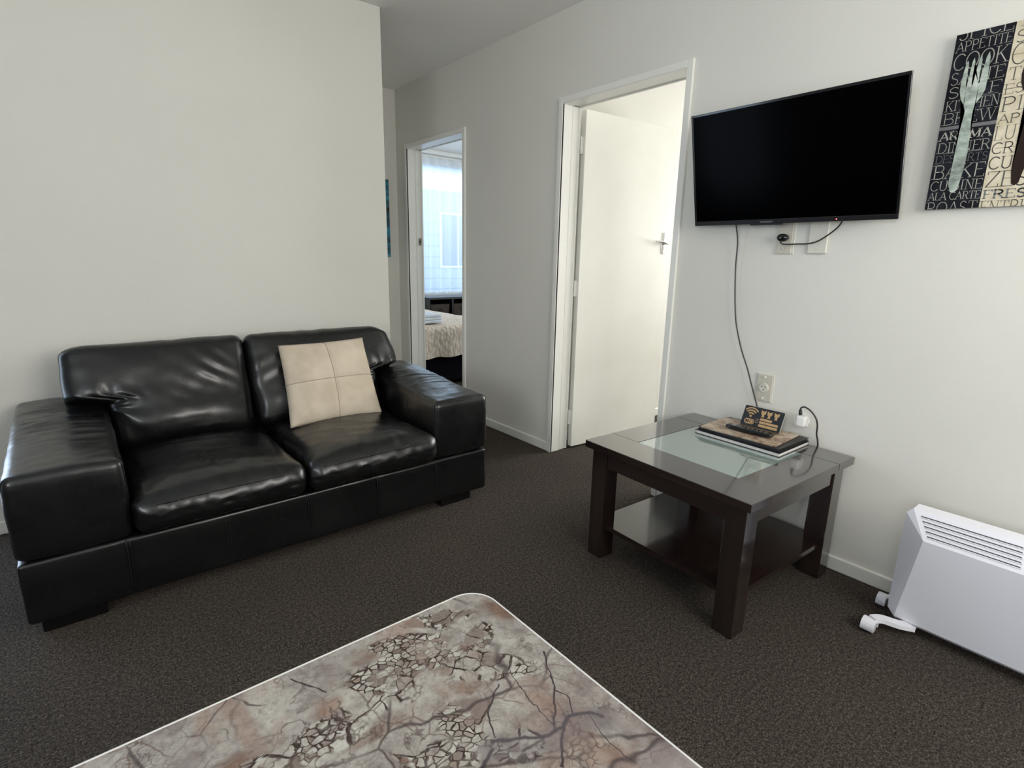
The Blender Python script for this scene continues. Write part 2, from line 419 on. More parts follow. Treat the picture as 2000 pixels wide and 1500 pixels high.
def seat(x0, x1, seed):
    y0, y1 = .318, .99
    c = Vector(((x0+x1)/2, (y0+y1)/2, .316)); s = (x1-x0-.004, y1-y0, .125)
    def fn(p, nn):
        u = p.x/s[0]*2; v = p.y/s[1]*2
        q = p.copy()
        if nn.z > 0: q.z += nn.z*.038*(1-abs(u)**2.6)*(1-abs(v)**4*.8)
        q.z -= .012*sstep(.2, -1, v)*0
        if nn.y < 0: q.y += nn.y*.016*(1-(p.z/s[2]*2)**2)*(1-abs(u)**6)
        # pulled creases
        f_ = sstep(-.2, -1, v)
        rad = noise.noise(Vector((q.x*38+seed, q.y*7, q.z*14)))
        q += nn*(.0050*f_*rad*(1 if nn.z > -.2 else 0)+.0034*f_*noise.noise(Vector((q.x*85+seed, q.y*30, q.z*60))))
        q += nn*(.0055*nz(q, 5, seed)+.0016*nz(q, 24, seed))
        if nn.z > .3:
            q.z += .0035*noise.noise(Vector((p.x*4+seed, p.y*26+p.x*6, 1)))*sstep(1, .1, abs(u))
        return q
    o = obj('seat_cushion', rb(c, s, .045, (34, 38, 8), fn), M_leather, sofa, SO, True)
    bm = bmesh.new()
    pts = []
    for k in range(25):
        u = -1+2*k/24; x = c.x+u*(s[0]/2-.012)
        pts.append((x, y0+.005-.012*(1-abs(u)**5)+.03*abs(u)**14, .352+.010*(1-abs(u)**3)+.0018*nz((x, 0, 0), 22, seed)))
    tube(bm, pts, .0022, 6); obj('seam', bm, M_stitch, o, SO, True)
seat(-2.103, -1.546, 3.1); seat(-1.546, -.968, 8.7)

def back(x0, x1, ear, seed):
    """reclined back cushion; ear = +1/-1 side where the upper half spreads over the arm"""
    w_ = x1-x0; hgt = .435; dep = .19; th = R(20)
    Rm = Matrix.Rotation(-th, 3, 'X')
    c = Vector(((x0+x1)/2, 1.015, .565))
    ex = .135
    def fn(p, nn):
        u = p.x/w_*2; v = p.z/hgt*2
        q = p.copy()
        if nn.y < 0:
            bulge = .032*(1-abs(u)**2.4)*(1-abs(v)**3)
            bulge += .022*math.exp(-((v+.55)/.33)**2)*(1-abs(u)**3)
            q.y += nn.y*bulge
            # radiating creases from the inner corner of the arm and from the mid seam
            px, pz = (ear*w_/2, -.045)
            dx, dz = p.x-px, p.z-pz; rr = math.hypot(dx, dz); a = math.atan2(dz, -ear*dx)
            q.y += nn.y*.009*math.exp(-rr/.085)*math.sin(a*8+2*nz(p, 4, seed))*sstep(0, .03, rr)
            # long diagonal folds falling from the upper middle toward the mid seam
            w2 = (-ear*p.x)/w_+.5; dg = p.z*1.0+(-ear*p.x)*.72
            env = math.exp(-((w2-.68)/.20)**2)*math.exp(-((v-.12)/.42)**2)
            q.y += nn.y*.0065*env*math.sin(dg*78+5*nz(p, 4, seed+2))*(.5+.8*nz(p, 6, seed))
            # short upright puckers where the ear folds over the arm
            q.y += nn.y*.006*math.exp(-((p.x-ear*w_*.36)/.07)**2-((p.z-.012)/.035)**2)*math.sin(p.x*150+2*nz(p, 9, seed))
        q += nn*(.006*nz(q, 5, seed)+.002*nz(q, 19, seed))
        # ear over the arm
        side = sstep(.35, 1, u*ear)
        lift = sstep(-.025, .012, p.z)
        if side > 0: q.x += ear*ex*side*lift
        # lower corner tucks in, upper corner rounds
        q.z -= (.010 if ear < 0 else .022)*sstep(.75, 1, v)*sstep(.75, 1, u*ear)
        q.x -= ear*(.006 if ear < 0 else .040)*sstep(.2, 1, v)*sstep(.6, 1, u*ear)
        if v < 0: q.x *= 1-.03*abs(v)**3
        return Rm @ q
    o = obj('back_cushion', rb(c, (w_, dep, hgt), .042, (56, 6, 50), fn), M_leather, sofa, SO, True)
    return o
back(-2.100, -1.580, -1, 2.2); back(-1.578, -.975, 1, 6.4)

# ------------------------------------------------------------------ scatter cushion
def pillow():
    TL, TR, BL, BR = Vector((-1.462, .895, .747)), Vector((-1.045, .925, .748)), Vector((-1.484, .725, .402)), Vector((-1.036, .745, .392))
    cc = (TL+TR+BL+BR)/4
    nrm = (TR-TL).cross(BL-TL).normalized()
    if nrm.y > 0: nrm = -nrm
    n_ = 44
    def P(i, j, side):
        a = i/n_*2-1; b_ = j/n_*2-1
        # edges bow inward
        a2 = a*(1-.032*(1-b_*b_)); b2 = b_*(1-.034*(1-a*a))
        u, v = (a2+1)/2, (b2+1)/2
        p = (BL*(1-u)+BR*u)*(1-v)+(TL*(1-u)+TR*u)*v
        t = .058*max(0, (1-a*a))**.42*max(0, (1-b_*b_))**.42
        if side > 0:
            g = math.exp(-(a/.03)**2)+math.exp(-(b_/.03)**2)
            t -= .0045*g*(1-abs(a*b_))
            t += .004*noise.noise(Vector((a*2.3, b_*2.3, 4)))*(1-a*a)*(1-b_*b_)
            t += .0055*noise.noise(Vector((a*5+b_*3, b_*6-a*4, 1)))*(abs(a)*abs(b_))**.6*(1-max(abs(a), abs(b_))**8)
        return p+nrm*t*side
    bm = bmesh.new(); g = {}
    for side in (1, -1):
        for i in range(n_+1):
            for j in range(n_+1):
                if side < 0 and (i in (0, n_) or j in (0, n_)): g[(side, i, j)] = g[(1, i, j)]
                else: g[(side, i, j)] = bm.verts.new(P(i, j, side))
        for i in range(n_):
            for j in range(n_):
                q = [g[(side, i, j)], g[(side, i+1, j)], g[(side, i+1, j+1)], g[(side, i, j+1)]]
                bm.faces.new(q if side > 0 else q[::-1])
    loc = Vector((cc.x, cc.y, .40))
    root = thing('scatter_cushion', 'cream suede cushion with stitched cross leaning on the right end of the sofa', 'cushion', loc)
    obj('cover', bm, M_pillow, root, loc, True)
    for hor in (0, 1):
        bm = bmesh.new()
        pts = [P(k if hor else n_/2, n_/2 if hor else k, 1)+nrm*.0003 for k in range(0, n_+1)]
        tube(bm, pts, .0019, 6); obj('seam', bm, M_seam, root, loc, True)
pillow()

# ------------------------------------------------------------------ corner table
TR_ = -.048; tx, ty = -.722, -.975; TWX, TWY, TH = .688, .682, .475
tab = thing('coffee_table', 'dark espresso wood table with glass inset and lower shelf beneath the television', 'table', (tx, ty, 0), TR_)
t0 = TH-.028
gx0, gx1, gy0, gy1 = .148, .565, .130, .548
gap = .0004
bm = bmesh.new(); q = [(0, 0), (gx1-gap, 0), (gx1-gap, gy0-gap), (gx0-gap, gy0-gap), (gx0-gap, TWY), (0, TWY)]
loft(bm, [[(x, y, t0) for x, y in q], [(x, y, TH) for x, y in q]])
bmesh.ops.bevel(bm, geom=bm.edges[:], offset=.0014, segments=1, affect='EDGES'); obj('top_board', bm, M_wy, tab)
obj('top_board', bx(gx1+gap, TWX, 0, TWY, t0, TH, bev=.0014), M_wy, tab)
obj('top_board', bx(gx0+gap, gx1-gap, gy1+gap, TWY, t0, TH, bev=.0014), M_wx, tab)
obj('glass_inset', bx(gx0+.0015, gx1-.0015, gy0+.0015, gy1-.0015, TH-.008, TH-.0008), M_glass, tab, label='grey-green frosted glass panel')
LS = .070; ins = .022
lx = [(ins, ins+LS), (TWX-ins-LS, TWX-ins)]; ly = [(ins, ins+LS), (TWY-ins-LS, TWY-ins)]
for a in lx:
    for b_ in ly: obj('leg', bx(a[0], a[1], b_[0], b_[1], 0, t0, bev=.002), M_wz, tab)
az0 = t0-.066
for a in ((ins+.006, ins+.026), (TWX-ins-.026, TWX-ins-.006)): obj('apron', bx(a[0], a[1], ly[0][1], ly[1][0], az0, t0, bev=.001), M_wy, tab)
for a in ((ins+.006, ins+.026), (TWY-ins-.026, TWY-ins-.006)): obj('apron', bx(lx[0][1], lx[1][0], a[0], a[1], az0, t0, bev=.001), M_wx, tab)
# shelf notched around the legs
zs = .128; bm = bmesh.new(); a, b_ = ins+.014, LS+ins
q = [(b_, a), (TWX-b_, a), (TWX-b_, b_), (TWX-a, b_), (TWX-a, TWY-b_), (TWX-b_, TWY-b_), (TWX-b_, TWY-a), (b_, TWY-a), (b_, TWY-b_), (a, TWY-b_), (a, b_), (b_, b_)]
loft(bm, [[(x, y, zs) for x, y in q], [(x, y, zs+.018) for x, y in q]])
M_sh = M_wx.copy(); M_sh.node_tree.nodes['Principled BSDF'].inputs['Coat IOR'].default_value = 1.5; M_sh.node_tree.nodes['Principled BSDF'].inputs['Coat Weight'].default_value = .5; obj('shelf', bm, M_sh, tab)

def tp(x, y): # local table -> world
    c_, s_ = math.cos(TR_), math.sin(TR_); return (tx+c_*x-s_*y, ty+s_*x+c_*y)

# ------------------------------------------------------------------ things on the table
M_cover = mat('booklet_cover', (.5, .4, .28), .4); n = N(M_cover); o = n.tc.outputs['Object']
n.setn('Base Color', n.mix(n.rng(n.noise(o, 42, 5, .7, 1.5), .42, .6), (.50, .38, .27), n.mix(n.rng(n.noise(o, 18, 3), .45, .6), (.17, .10, .07), (.55, .50, .42))))
bk = Vector((*tp(.566, .330), 0)); br = TR_+.03
def book(name, label, dz, w_, l_, t_, dx, dy, rot, cm, pm):
    root = thing(name, label, 'folder' if 'folder' in name else 'booklet', (bk.x+dx, bk.y+dy, TH+dz), br+rot)
    obj('cover', bx(-w_/2, w_/2, -l_/2, l_/2, t_-.0016, t_, bev=.0005), cm, root)
    obj('cover', bx(-w_/2, w_/2, -l_/2, l_/2, 0, .0016, bev=.0005), cm, root)
    bm = bmesh.new(); box(bm, -w_/2-.0002, -w_/2+.0014, l_/2-.001, l_/2, .0, t_)
    obj('pages', bx(-w_/2+.004, w_/2-.004, -l_/2+.004, l_/2-.004, .0016, t_-.0016), pm, root)
    bm.free()
    return root
book('ring_folder', 'black folder with white pages lying on the table glass, bottom of the pile', 0, .236, .345, .015, -.006, 0, 0, M_folder, M_paper)
book('ring_folder', 'black folder in the middle of the pile, under the printed booklet', .0152, .232, .335, .011, .004, .002, -.02, M_folder, M_folder)
book('information_booklet', 'tan printed booklet on top of the black folders', .0264, .212, .300, .005, -.004, .012, .05, M_cover, mat('booklet_page', (.62, .50, .36), .6))
zt = TH+.0316
rem = thing('remote_control', 'slim black remote control lying on the printed booklet', 'remote', (bk.x-.038, bk.y-.008, zt), R(90)+.07)
def rfn(p, nn):
    q = p.copy(); u = abs(p.x)/.09; q.y *= 1-.18*u**3; q.z += .004*u*u if nn.z < 0 else .001*u; return q
obj('body', rb((0, 0, .0095), (.180, .042, .017), .007, (16, 4, 3), rfn), M_gloss, rem, None, True)
M_btn = mat('remote_button', (.09, .09, .09), .5)
bm = bmesh.new()
for i in range(7):
    for j in range(3): box(bm, -.066+i*.017, -.058+i*.017, -.012+j*.0095, -.006+j*.0095, .0178, .0196, bev=.0008)
obj('button', bm, M_btn, rem)
bm = bmesh.new(); cyl(bm, (.062, 0, .0175), (.062, 0, .0195), .009, seg=16); obj('navigation_pad', bm, mat('remote_pad', (.35, .35, .35), .3, .6), rem)

# wifi sign: leaning panel + foot
sg = Vector((bk.x+.048, bk.y-.005, zt))
sign = thing('wifi_sign', 'small black stand-up wifi sign with gold symbols behind the remote', 'sign', sg, br-R(90)+.03)
# local: x along the sign (image left->right), y into depth (toward wall), z up
SW, SH = .158, .082; lean = R(24)
def sp_(u, v, d=0): # u 0..1, v 0..1, d proud
    return Vector(((u-.5)*SW, v*SH*math.sin(lean)-d*math.cos(lean), .002+v*SH*math.cos(lean)+d*math.sin(lean)))
def sign_poly(bm, pts, d0, d1):
    loft(bm, [[sp_(u, v, d0) for u, v in pts], [sp_(u, v, d1) for u, v in pts]])
def rrect(u0, u1, v0, v1, r, asp=1):
    pts = []
    for (cx, cy, a0) in ((u1-r, v1-r*asp, 0), (u0+r, v1-r*asp, 90), (u0+r, v0+r*asp, 180), (u1-r, v0+r*asp, 270)):
        for k in range(4):
            a = R(a0+30*k); pts.append((cx+r*math.cos(a), cy+r*asp*math.sin(a)))
    return pts
AS = SW/SH
bm = bmesh.new(); sign_poly(bm, rrect(0, 1, 0, 1, .03, AS), 0, .003); panel_ = obj('panel', bm, M_signblack, sign)
bm = bmesh.new(); sign_poly(bm, rrect(-.006, 1.006, -.01, 1.012, .035, AS), -.002, -.0002); obj('backing', bm, M_acrylic, sign)
bm = bx(-SW/2, SW/2, -.030, .002, 0, .0028, bev=.0006); obj('foot', bm, mat('bronze_foot', (.16, .12, .08), .3, .3), sign)
bm = bmesh.new(); g0, g1 = .0031, .0037
def arcband(cx, cy, r0, r1, a0, a1, k=10):
    for i in range(k):
        aa, ab = R(a0+(a1-a0)*i/k), R(a0+(a1-a0)*(i+1)/k)
        sign_poly(bm, [(cx+r*math.cos(a)/AS, cy+r*math.sin(a)) for r, a in ((r0, aa), (r1, aa), (r1, ab), (r0, ab))], g0, g1)
cx, cy = .20, .50
for r0, r1 in ((.12, .19), (.25, .32), (.38, .44)): arcband(cx, cy, r0, r1, 40, 140)
arcband(cx, cy, 0.001, .06, 0, 360, 10)
# badge
for i in range(1): sign_poly(bm, rrect(.08, .33, .10, .36, .055, AS), g0, g1)
obj('wifi_symbol', bm, M_gold, panel_)
bm = bmesh.new(); g0, g1 = .0038, .0042
arcband(.265, .23, .075, .10, 0, 360, 14)
sign_poly(bm, rrect(.11, .15, .16, .30, .008, AS), g0, g1); sign_poly(bm, rrect(.165, .195, .16, .30, .008, AS), g0, g1)
obj('badge_mark', bm, M_signblack, panel_)
bm = bmesh.new(); g0, g1 = .0031, .0037
for cx in (.50, .655, .83):
    sign_poly(bm, [(cx-.065, .90), (cx-.02, .86), (cx+.02, .86), (cx+.065, .92), (cx+.055, .72), (cx+.025, .72), (cx+.035, .56), (cx-.035, .55), (cx-.025, .70), (cx-.055, .70)], g0, g1)
obj('crown_shape', bm, M_gold, panel_)
bm = bmesh.new()
for v0, v1, u0, u1 in ((.385, .50, .46, .76), (.235, .345, .46, .93), (.07, .19, .46, .93)): sign_poly(bm, rrect(u0, u1, v0, v1, .008, AS), g0, g1)
for k in range(3): sign_poly(bm, rrect(.35, .43, .40-.08*k, .42-.08*k, .004, AS), g0, g1)
obj('text_bar', bm, M_gold, panel_)

# ------------------------------------------------------------------ television
TVb, TVt = Vector((-.066, 0, 1.300)), Vector((-.165, 0, 1.712))
yL, yR = -.285, -1.020; TW = yL-yR
tvd = (TVt-TVb).normalized(); tvn = Vector((-tvd.z, 0, tvd.x))     # outward normal toward the room
HT = (TVt-TVb).length
tv = thing('television', 'black flat television mounted on the wall, tilted downward', 'television', (0, (yL+yR)/2, 1.30))
TO = (0, (yL+yR)/2, 1.30)
def tvp(u, v, d): # u metres from left edge, v metres up, d metres proud of the front plane
    return Vector((TVb.x, yL-u, TVb.z))+tvd*v+tvn*d
def tvbox(u0, u1, v0, v1, d0, d1, bev=0):
    bm = bmesh.new(); box(bm, u0, u1, v0, v1, d0, d1, bev)
    for v in bm.verts: v.co = tvp(*v.co)
    return bm
obj('rear_shell', tvbox(.012, TW-.012, .02, HT-.012, -.026, -.006, .004), M_black, tv, TO)
obj('electronics_housing', tvbox(.16, TW-.16, .055, .30, -.058, -.026, .008), M_black, tv, TO)
fr = .0085; fb = .017
obj('bezel', tvbox(0, TW, HT-fr, HT, -.006, .002, .001), M_gloss, tv, TO)
obj('bezel', tvbox(0, fr, fb, HT-fr, -.006, .002, .001), M_gloss, tv, TO)
obj('bezel', tvbox(TW-fr, TW, fb, HT-fr, -.006, .002, .001), M_gloss, tv, TO)
cb = obj('bezel', tvbox(0, TW, 0, fb, -.006, .003, .0015), mat('bezel_grey', (.014, .014, .015), .22, spec=.35), tv, TO, label='charcoal lower bezel')
obj('screen', tvbox(fr-.001, TW-fr+.001, fb-.001, HT-fr+.001, -.005, .0003), M_screen, tv, TO)
obj('logo_plate', tvbox(TW*.385, TW*.45, .005, .010, .003, .0036), mat('logo_silver', (.14, .135, .13), .4, .4), cb, TO)
obj('logo_scoop', tvbox(TW*.33, TW*.50, -.005, .002, -.004, .003, .001), M_black, cb, TO)
bm = bmesh.new(); bmesh.ops.create_uvsphere(bm, u_segments=10, v_segments=6, radius=.0022)
bmesh.ops.translate(bm, verts=bm.verts, vec=tvp(TW*.752, .0075, .003)); obj('standby_light', bm, M_led, cb, TO)
bm = bx(-.03, 0, -.75, -.57, 1.40, 1.62, bev=.002); 
mt = obj('wall_bracket', bm, M_black, tv, TO)
for yy in (-.60, -.72):
    bm = bmesh.new(); a = tvp(yL-yy, .08, -.055); c_ = tvp(yL-yy, .32, -.03)
    tube(bm, [(-.02, yy, 1.42), tuple(a)], .008, 6); obj('bracket_arm', bm, M_black, mt, TO)
    bm = bmesh.new(); tube(bm, [(-.02, yy, 1.60), tuple(tvp(yL-yy, .27, -.045))], .008, 6)
    obj('bracket_arm', bm, M_black, mt, TO)

# ------------------------------------------------------------------ wall plates, plugs and cables
def plate_thing(name, label, y, z, cat): return thing(name, label, cat, (0, y, z))
# upper left socket
p = plate_thing('wall_socket', 'beige socket plate with two screws under the television, black plug in it', -.642, 1.195, 'socket'); po = (0, -.642, 1.195)
obj('surround', bx(-.004, 0, -.677, -.606, 1.188, 1.312, bev=.001), M_cream, p, po)
obj('plate', bx(-.0075, -.004, -.668, -.614, 1.192, 1.308, bev=.0008), M_beige, p, po)
for z in (1.207, 1.293):
    bm = bmesh.new(); cyl(bm, (-.0075, -.641, z), (-.0105, -.641, z), .0055, .0045, 14); obj('screw', bm, M_screw, p, po)
# upper right blank plate
p = plate_thing('blank_wall_plate', 'plain cream blanking plate right of the beige socket under the television', -.761, 1.19, 'wall plate'); po = (0, -.761, 1.19)
obj('plate', bx(-.009, 0, -.796, -.727, 1.190, 1.308, bev=.004, seg=2), M_cream, p, po)
for z in (1.205, 1.293):
    bm = bmesh.new(); cyl(bm, (-.0088, -.761, z), (-.0102, -.761, z), .003, .0025, 12); obj('screw', bm, M_beige, p, po)
# lower aerial / power outlet
p = plate_thing('aerial_outlet', 'cream wall outlet with round three-hole face above the wifi sign', -.636, .6, 'socket'); po = (0, -.636, .6)
obj('surround', rb((-.003, -.636, .656), (.006, .074, .118), .0029, (1, 4, 6)), M_cream, p, po)
obj('plate', bx(-.009, -.006, -.666, -.607, .602, .710, bev=.0008), M_beige, p, po)
for z in (.612, .700):
    bm = bmesh.new(); cyl(bm, (-.009, -.636, z), (-.0115, -.636, z), .0045, .0038, 12); obj('screw', bm, M_white, p, po)
bm = bmesh.new(); cyl(bm, (-.009, -.636, .656), (-.0135, -.636, .656), .0195, .0185, 28); rf = obj('round_face', bm, M_cream, p, po)
bm = bmesh.new()
for (dy, dz, a) in ((.007, .005, 35), (-.007, .005, -35), (0, -.008, 0)):
    c_, s_ = math.cos(R(a)), math.sin(R(a)); q = [(-.0012, -.0042), (.0012, -.0042), (.0012, .0042), (-.0012, .0042)]
    ring = [(-.636+dy+c_*u-s_*v, .656+dz+s_*u+c_*v) for u, v in q]
    loft(bm, [[(-.0134, y, z) for y, z in ring], [(-.0139, y, z) for y, z in ring]])
obj('pin_slot', bm, M_black, rf, po)
bm = bmesh.new(); tube(bm, [(-.0136, -.636+.0165*math.cos(R(a)), .656+.0165*math.sin(R(a))) for a in range(0, 360, 18)], .0006, 5, closed=True); obj('rim_groove', bm, M_screw, rf, po)

# black power plug + cord looping up to the television
pl = thing('power_plug', 'round black plug in the beige socket with its cord looping up behind the television', 'plug', (-.0105, -.641, 1.248)); po = (-.0105, -.641, 1.248)
bm = bmesh.new(); loops = []
for x, s_ in ((-.0108, .013), (-.016, .0165), (-.030, .0170), (-.037, .0150), (-.040, .010)):
    loops.append([(x, -.641+s_*1.18*math.cos(R(a)), 1.249+s_*.88*math.sin(R(a))) for a in range(0, 360, 20)])
loft(bm, loops); obj('plug_body', bm, M_gloss, pl, po, True)
bm = bmesh.new(); tube(bm, [(-.034, -.636, 1.240), (-.030, -.640, 1.228), (-.025, -.655, 1.2245), (-.02, -.70, 1.2255), (-.020, -.735, 1.2265), (-.024, -.77, 1.236), (-.030, -.81, 1.262), (-.036, -.838, 1.288), (-.045, -.848, 1.312), (-.055, -.845, 1.345), (-.063, -.80, 1.37)], .0026, 8, smoothk=6)
obj('cord', bm, M_cable, pl, po, True)

# long cable from the television down behind the table
bm = bmesh.new()
tube(bm, [(-.062, -.455, 1.35), (-.050, -.460, 1.30), (-.030, -.463, 1.235), (-.022, -.462, 1.138), (-.022, -.469, 1.06), (-.022, -.480, .972), (-.022, -.4915, .91), (-.022, -.511, .847), (-.022, -.533, .79), (-.022, -.564, .725), (-.022, -.592, .655), (-.021, -.621, .583), (-.0145, -.640, .53), (-.008, -.650, .47), (-.008, -.655, .30), (-.010, -.660, .10), (-.02, -.66, .01)], .0027, 8, smoothk=6)
o = obj('television_cable', bm, M_cable, None, (-.02, -.66, .005), True)
tag(o, 'thin dark cable hanging down the wall from the television to behind the wifi sign', 'cable', (-.02, -.66, .005))

# adapter in the round socket at table height
rs = thing('round_socket', 'small round white wall socket behind the white plug adapter', 'socket', (0, -.793, .528)); po = (0, -.793, .528)
bm = bmesh.new(); cyl(bm, (0, -.795, .556), (-.010, -.795, .556), .030, .028, 28); obj('socket_body', bm, M_white, rs, po)
ad = thing('plug_adapter', 'white square plug adapter at table height with a black cable from its top', 'adapter', (-.011, -.808, .542)); po = (-.011, -.808, .542)
obj('adapter_body', rb((-.030, -.808, .562), (.030, .032, .040), .004, (2, 2, 2)), M_white, ad, po, True)
obj('adapter_rim', bx(-.0155, -.0112, -.826, -.790, .539, .585, bev=.001), M_white, ad, po)
ch = thing('charger_cable', 'black cable curling from the white adapter down behind the table edge', 'cable', (-.030, -.799, .585)); po = (-.030, -.799, .585)
bm = bmesh.new(); tube(bm, [(-.030, -.800, .5845), (-.030, -.798, .595), (-.030, -.797, .604)], [.0065, .006, .0045], 10); obj('connector', bm, M_black, ch, po, True)
bm = bmesh.new(); tube(bm, [(-.030, -.797, .600), (-.030, -.799, .612), (-.029, -.812, .617), (-.026, -.835, .605), (-.023, -.855, .580), (-.020, -.862, .552), (-.016, -.862, .520), (-.010, -.868, .490), (-.0075, -.870, .45), (-.0075, -.872, .25), (-.02, -.875, .10), (-.02, -.875, .012)], .0030, 8, smoothk=6)
obj('cord', bm, M_cable, ch, po, True)

# ------------------------------------------------------------------ picture with kitchen words
PYL = -1.075; PZ0, PZ1 = 1.328, 1.822; PW = .402; BW = .1335; PX = -.022
pic = thing('kitchen_word_canvas', 'canvas print of kitchen words with a silver fork beside the television', 'picture', (0, PYL-PW/2, PZ0)); PO = (0, PYL-PW/2, PZ0)
PH = PZ1-PZ0
M_pb = mat('canvas_black', (.008, .009, .012), .5, spec=.15); M_pc = mat('canvas_cream', (.56, .50, .36), .55)
n = N(M_pb); n.setn('Base Color', n.mix(n.rng(n.noise(n.tc.outputs['Object'], 22, 4), .4, .65), (.004, .004, .007), (.014, .015, .022)))
n = N(M_pc); n.setn('Base Color', n.mix(n.rng(n.noise(n.tc.outputs['Object'], 26, 4), .38, .62), (.50, .44, .31), (.62, .56, .43)))
M_lw = mat('letters_pale', (.36, .36, .31), .5); M_lg = mat('letters_dim', (.13, .13, .13), .5); M_ld = mat('letters_dark', (.085, .08, .062), .5)
M_lb = mat('letters_grey_bold', (.16, .18, .18), .5)
cv = obj('canvas', bx(PX, 0, PYL-PW, PYL, PZ0, PZ1), mat('canvas_side', (.33, .31, .27), .7), pic, PO)
obj('black_panel', bx(PX-.0006, PX, PYL-BW, PYL, PZ0, PZ1), M_pb, pic, PO)
obj('cream_panel', bx(PX-.0006, PX, PYL-2*BW, PYL-BW, PZ0, PZ1), M_pc, pic, PO)
obj('black_panel', bx(PX-.0006, PX, PYL-PW, PYL-2*BW, PZ0, PZ1), M_pb, pic, PO)
def arc(cx, cy, rx, ry, a0, a1, k=9): return [(cx+rx*math.cos(R(a0+(a1-a0)*i/k)), cy+ry*math.sin(R(a0+(a1-a0)*i/k))) for i in range(k+1)]
TK, TN = 1.0, .5
G = {
 'A': (.86, [(TN, [(.06, 0), (.43, 1)]), (TK, [(.43, 1), (.80, 0)]), (TN, [(.2, .36), (.66, .36)])], [(.06, 0), (.80, 0)]),
 'B': (.74, [(TK, [(.14, 0), (.14, 1)]), (TK, [(.14, 1)]+arc(.42, .76, .22, .24, 90, -90)+[(.14, .52)]), (TK, [(.42, .52)]+arc(.44, .26, .26, .26, 90, -90)+[(.14, 0)])], [(.1, 0), (.1, 1)]),
 'C': (.80, [(TK, arc(.44, .5, .38, .5, 45, 315, 16))], []),
 'D': (.84, [(TK, [(.14, 0), (.14, 1)]), (TK, [(.14, 1)]+arc(.40, .5, .38, .5, 90, -90, 14)+[(.14, 0)])], [(.1, 0), (.1, 1)]),
 'E': (.70, [(TK, [(.14, 0), (.14, 1)]), (TN, [(.14, 1), (.62, 1), (.62, .84)]), (TN, [(.14, .52), (.5, .52)]), (TN, [(.14, 0), (.65, 0), (.65, .18)])], [(.1, 0), (.1, 1)]),
 'F': (.66, [(TK, [(.14, 0), (.14, 1)]), (TN, [(.14, 1), (.6, 1), (.6, .82)]), (TN, [(.14, .52), (.48, .52)])], [(.14, 0), (.1, 1)]),
 'H': (.88, [(TK, [(.16, 0), (.16, 1)]), (TK, [(.72, 0), (.72, 1)]), (TN, [(.16, .5), (.72, .5)])], [(.16, 0), (.16, 1), (.72, 0), (.72, 1)]),
 'I': (.40, [(TK, [(.2, 0), (.2, 1)])], [(.2, 0), (.2, 1)]),
 'K': (.84, [(TK, [(.16, 0), (.16, 1)]), (TN, [(.16, .42), (.70, 1)]), (TK, [(.34, .58), (.76, 0)])], [(.16, 0), (.16, 1), (.70, 1), (.76, 0)]),
 'L': (.68, [(TK, [(.14, 0), (.14, 1)]), (TN, [(.14, 0), (.62, 0), (.62, .2)])], [(.14, 1), (.1, 0)]),
 'M': (1.0, [(TN, [(.14, 0), (.14, 1)]), (TK, [(.14, 1), (.5, .12)]), (TN, [(.5, .12), (.86, 1)]), (TK, [(.86, 1), (.86, 0)])], [(.14, 0), (.86, 0), (.12, 1), (.88, 1)]),
 'N': (.88, [(TN, [(.16, 0), (.16, 1)]), (TK, [(.16, 1), (.72, 0)]), (TN, [(.72, 0), (.72, 1)])], [(.16, 0), (.12, 1), (.72, 1)]),
 'O': (.92, [(TK, arc(.46, .5, .40, .5, 0, 360, 22))], []),
 'P': (.72, [(TK, [(.14, 0), (.14, 1)]), (TK, [(.14, 1)]+arc(.38, .74, .26, .26, 90, -90)+[(.14, .48)])], [(.14, 0), (.1, 1)]),
 'R': (.80, [(TK, [(.14, 0), (.14, 1)]), (TK, [(.14, 1)]+arc(.38, .75, .25, .25, 90, -90)+[(.14, .5)]), (TK, [(.40, .5), (.72, 0)])], [(.14, 0), (.1, 1), (.74, 0)]),
 'S': (.66, [(TK, arc(.33, .75, .22, .25, 30, 240, 9)[:-1]+[(.30, .53)]+arc(.33, .25, .24, .25, 70, -150, 9))], []),
 'T': (.74, [(TK, [(.37, 0), (.37, 1)]), (TN, [(.06, .82), (.06, 1), (.68, 1), (.68, .82)])], [(.37, 0)]),
 'U': (.88, [(TK, [(.16, 1), (.16, .3)]+arc(.44, .3, .28, .3, 180, 360, 10)+[(.72, 1)])], [(.16, 1), (.72, 1)]),
 'W': (1.1, [(TK, [(.08, 1), (.32, 0)]), (TN, [(.32, 0), (.54, 1)]), (TK, [(.54, 1), (.78, 0)]), (TN, [(.78, 0), (1.0, 1)])], [(.08, 1), (.54, 1), (1.0, 1)]),
 'Z': (.72, [(TN, [(.08, .82), (.08, 1), (.64, 1)]), (TK, [(.64, 1), (.08, 0)]), (TN, [(.08, 0), (.66, 0), (.66, .2)])], []),
 ' ': (.35, [], []),
}
def seg_quad(bm, a, b_, w_, mp):
    a, b_ = Vector(a), Vector(b_); d = b_-a
    if d.length < 1e-9: return
    d.normalize(); nn = Vector((-d.y, d.x))*w_/2; e = d*w_*.25
    bm.faces.new([bm.verts.new(mp(q.x, q.y)) for q in (a-e-nn, b_+e-nn, b_+e+nn, a-e+nn)])
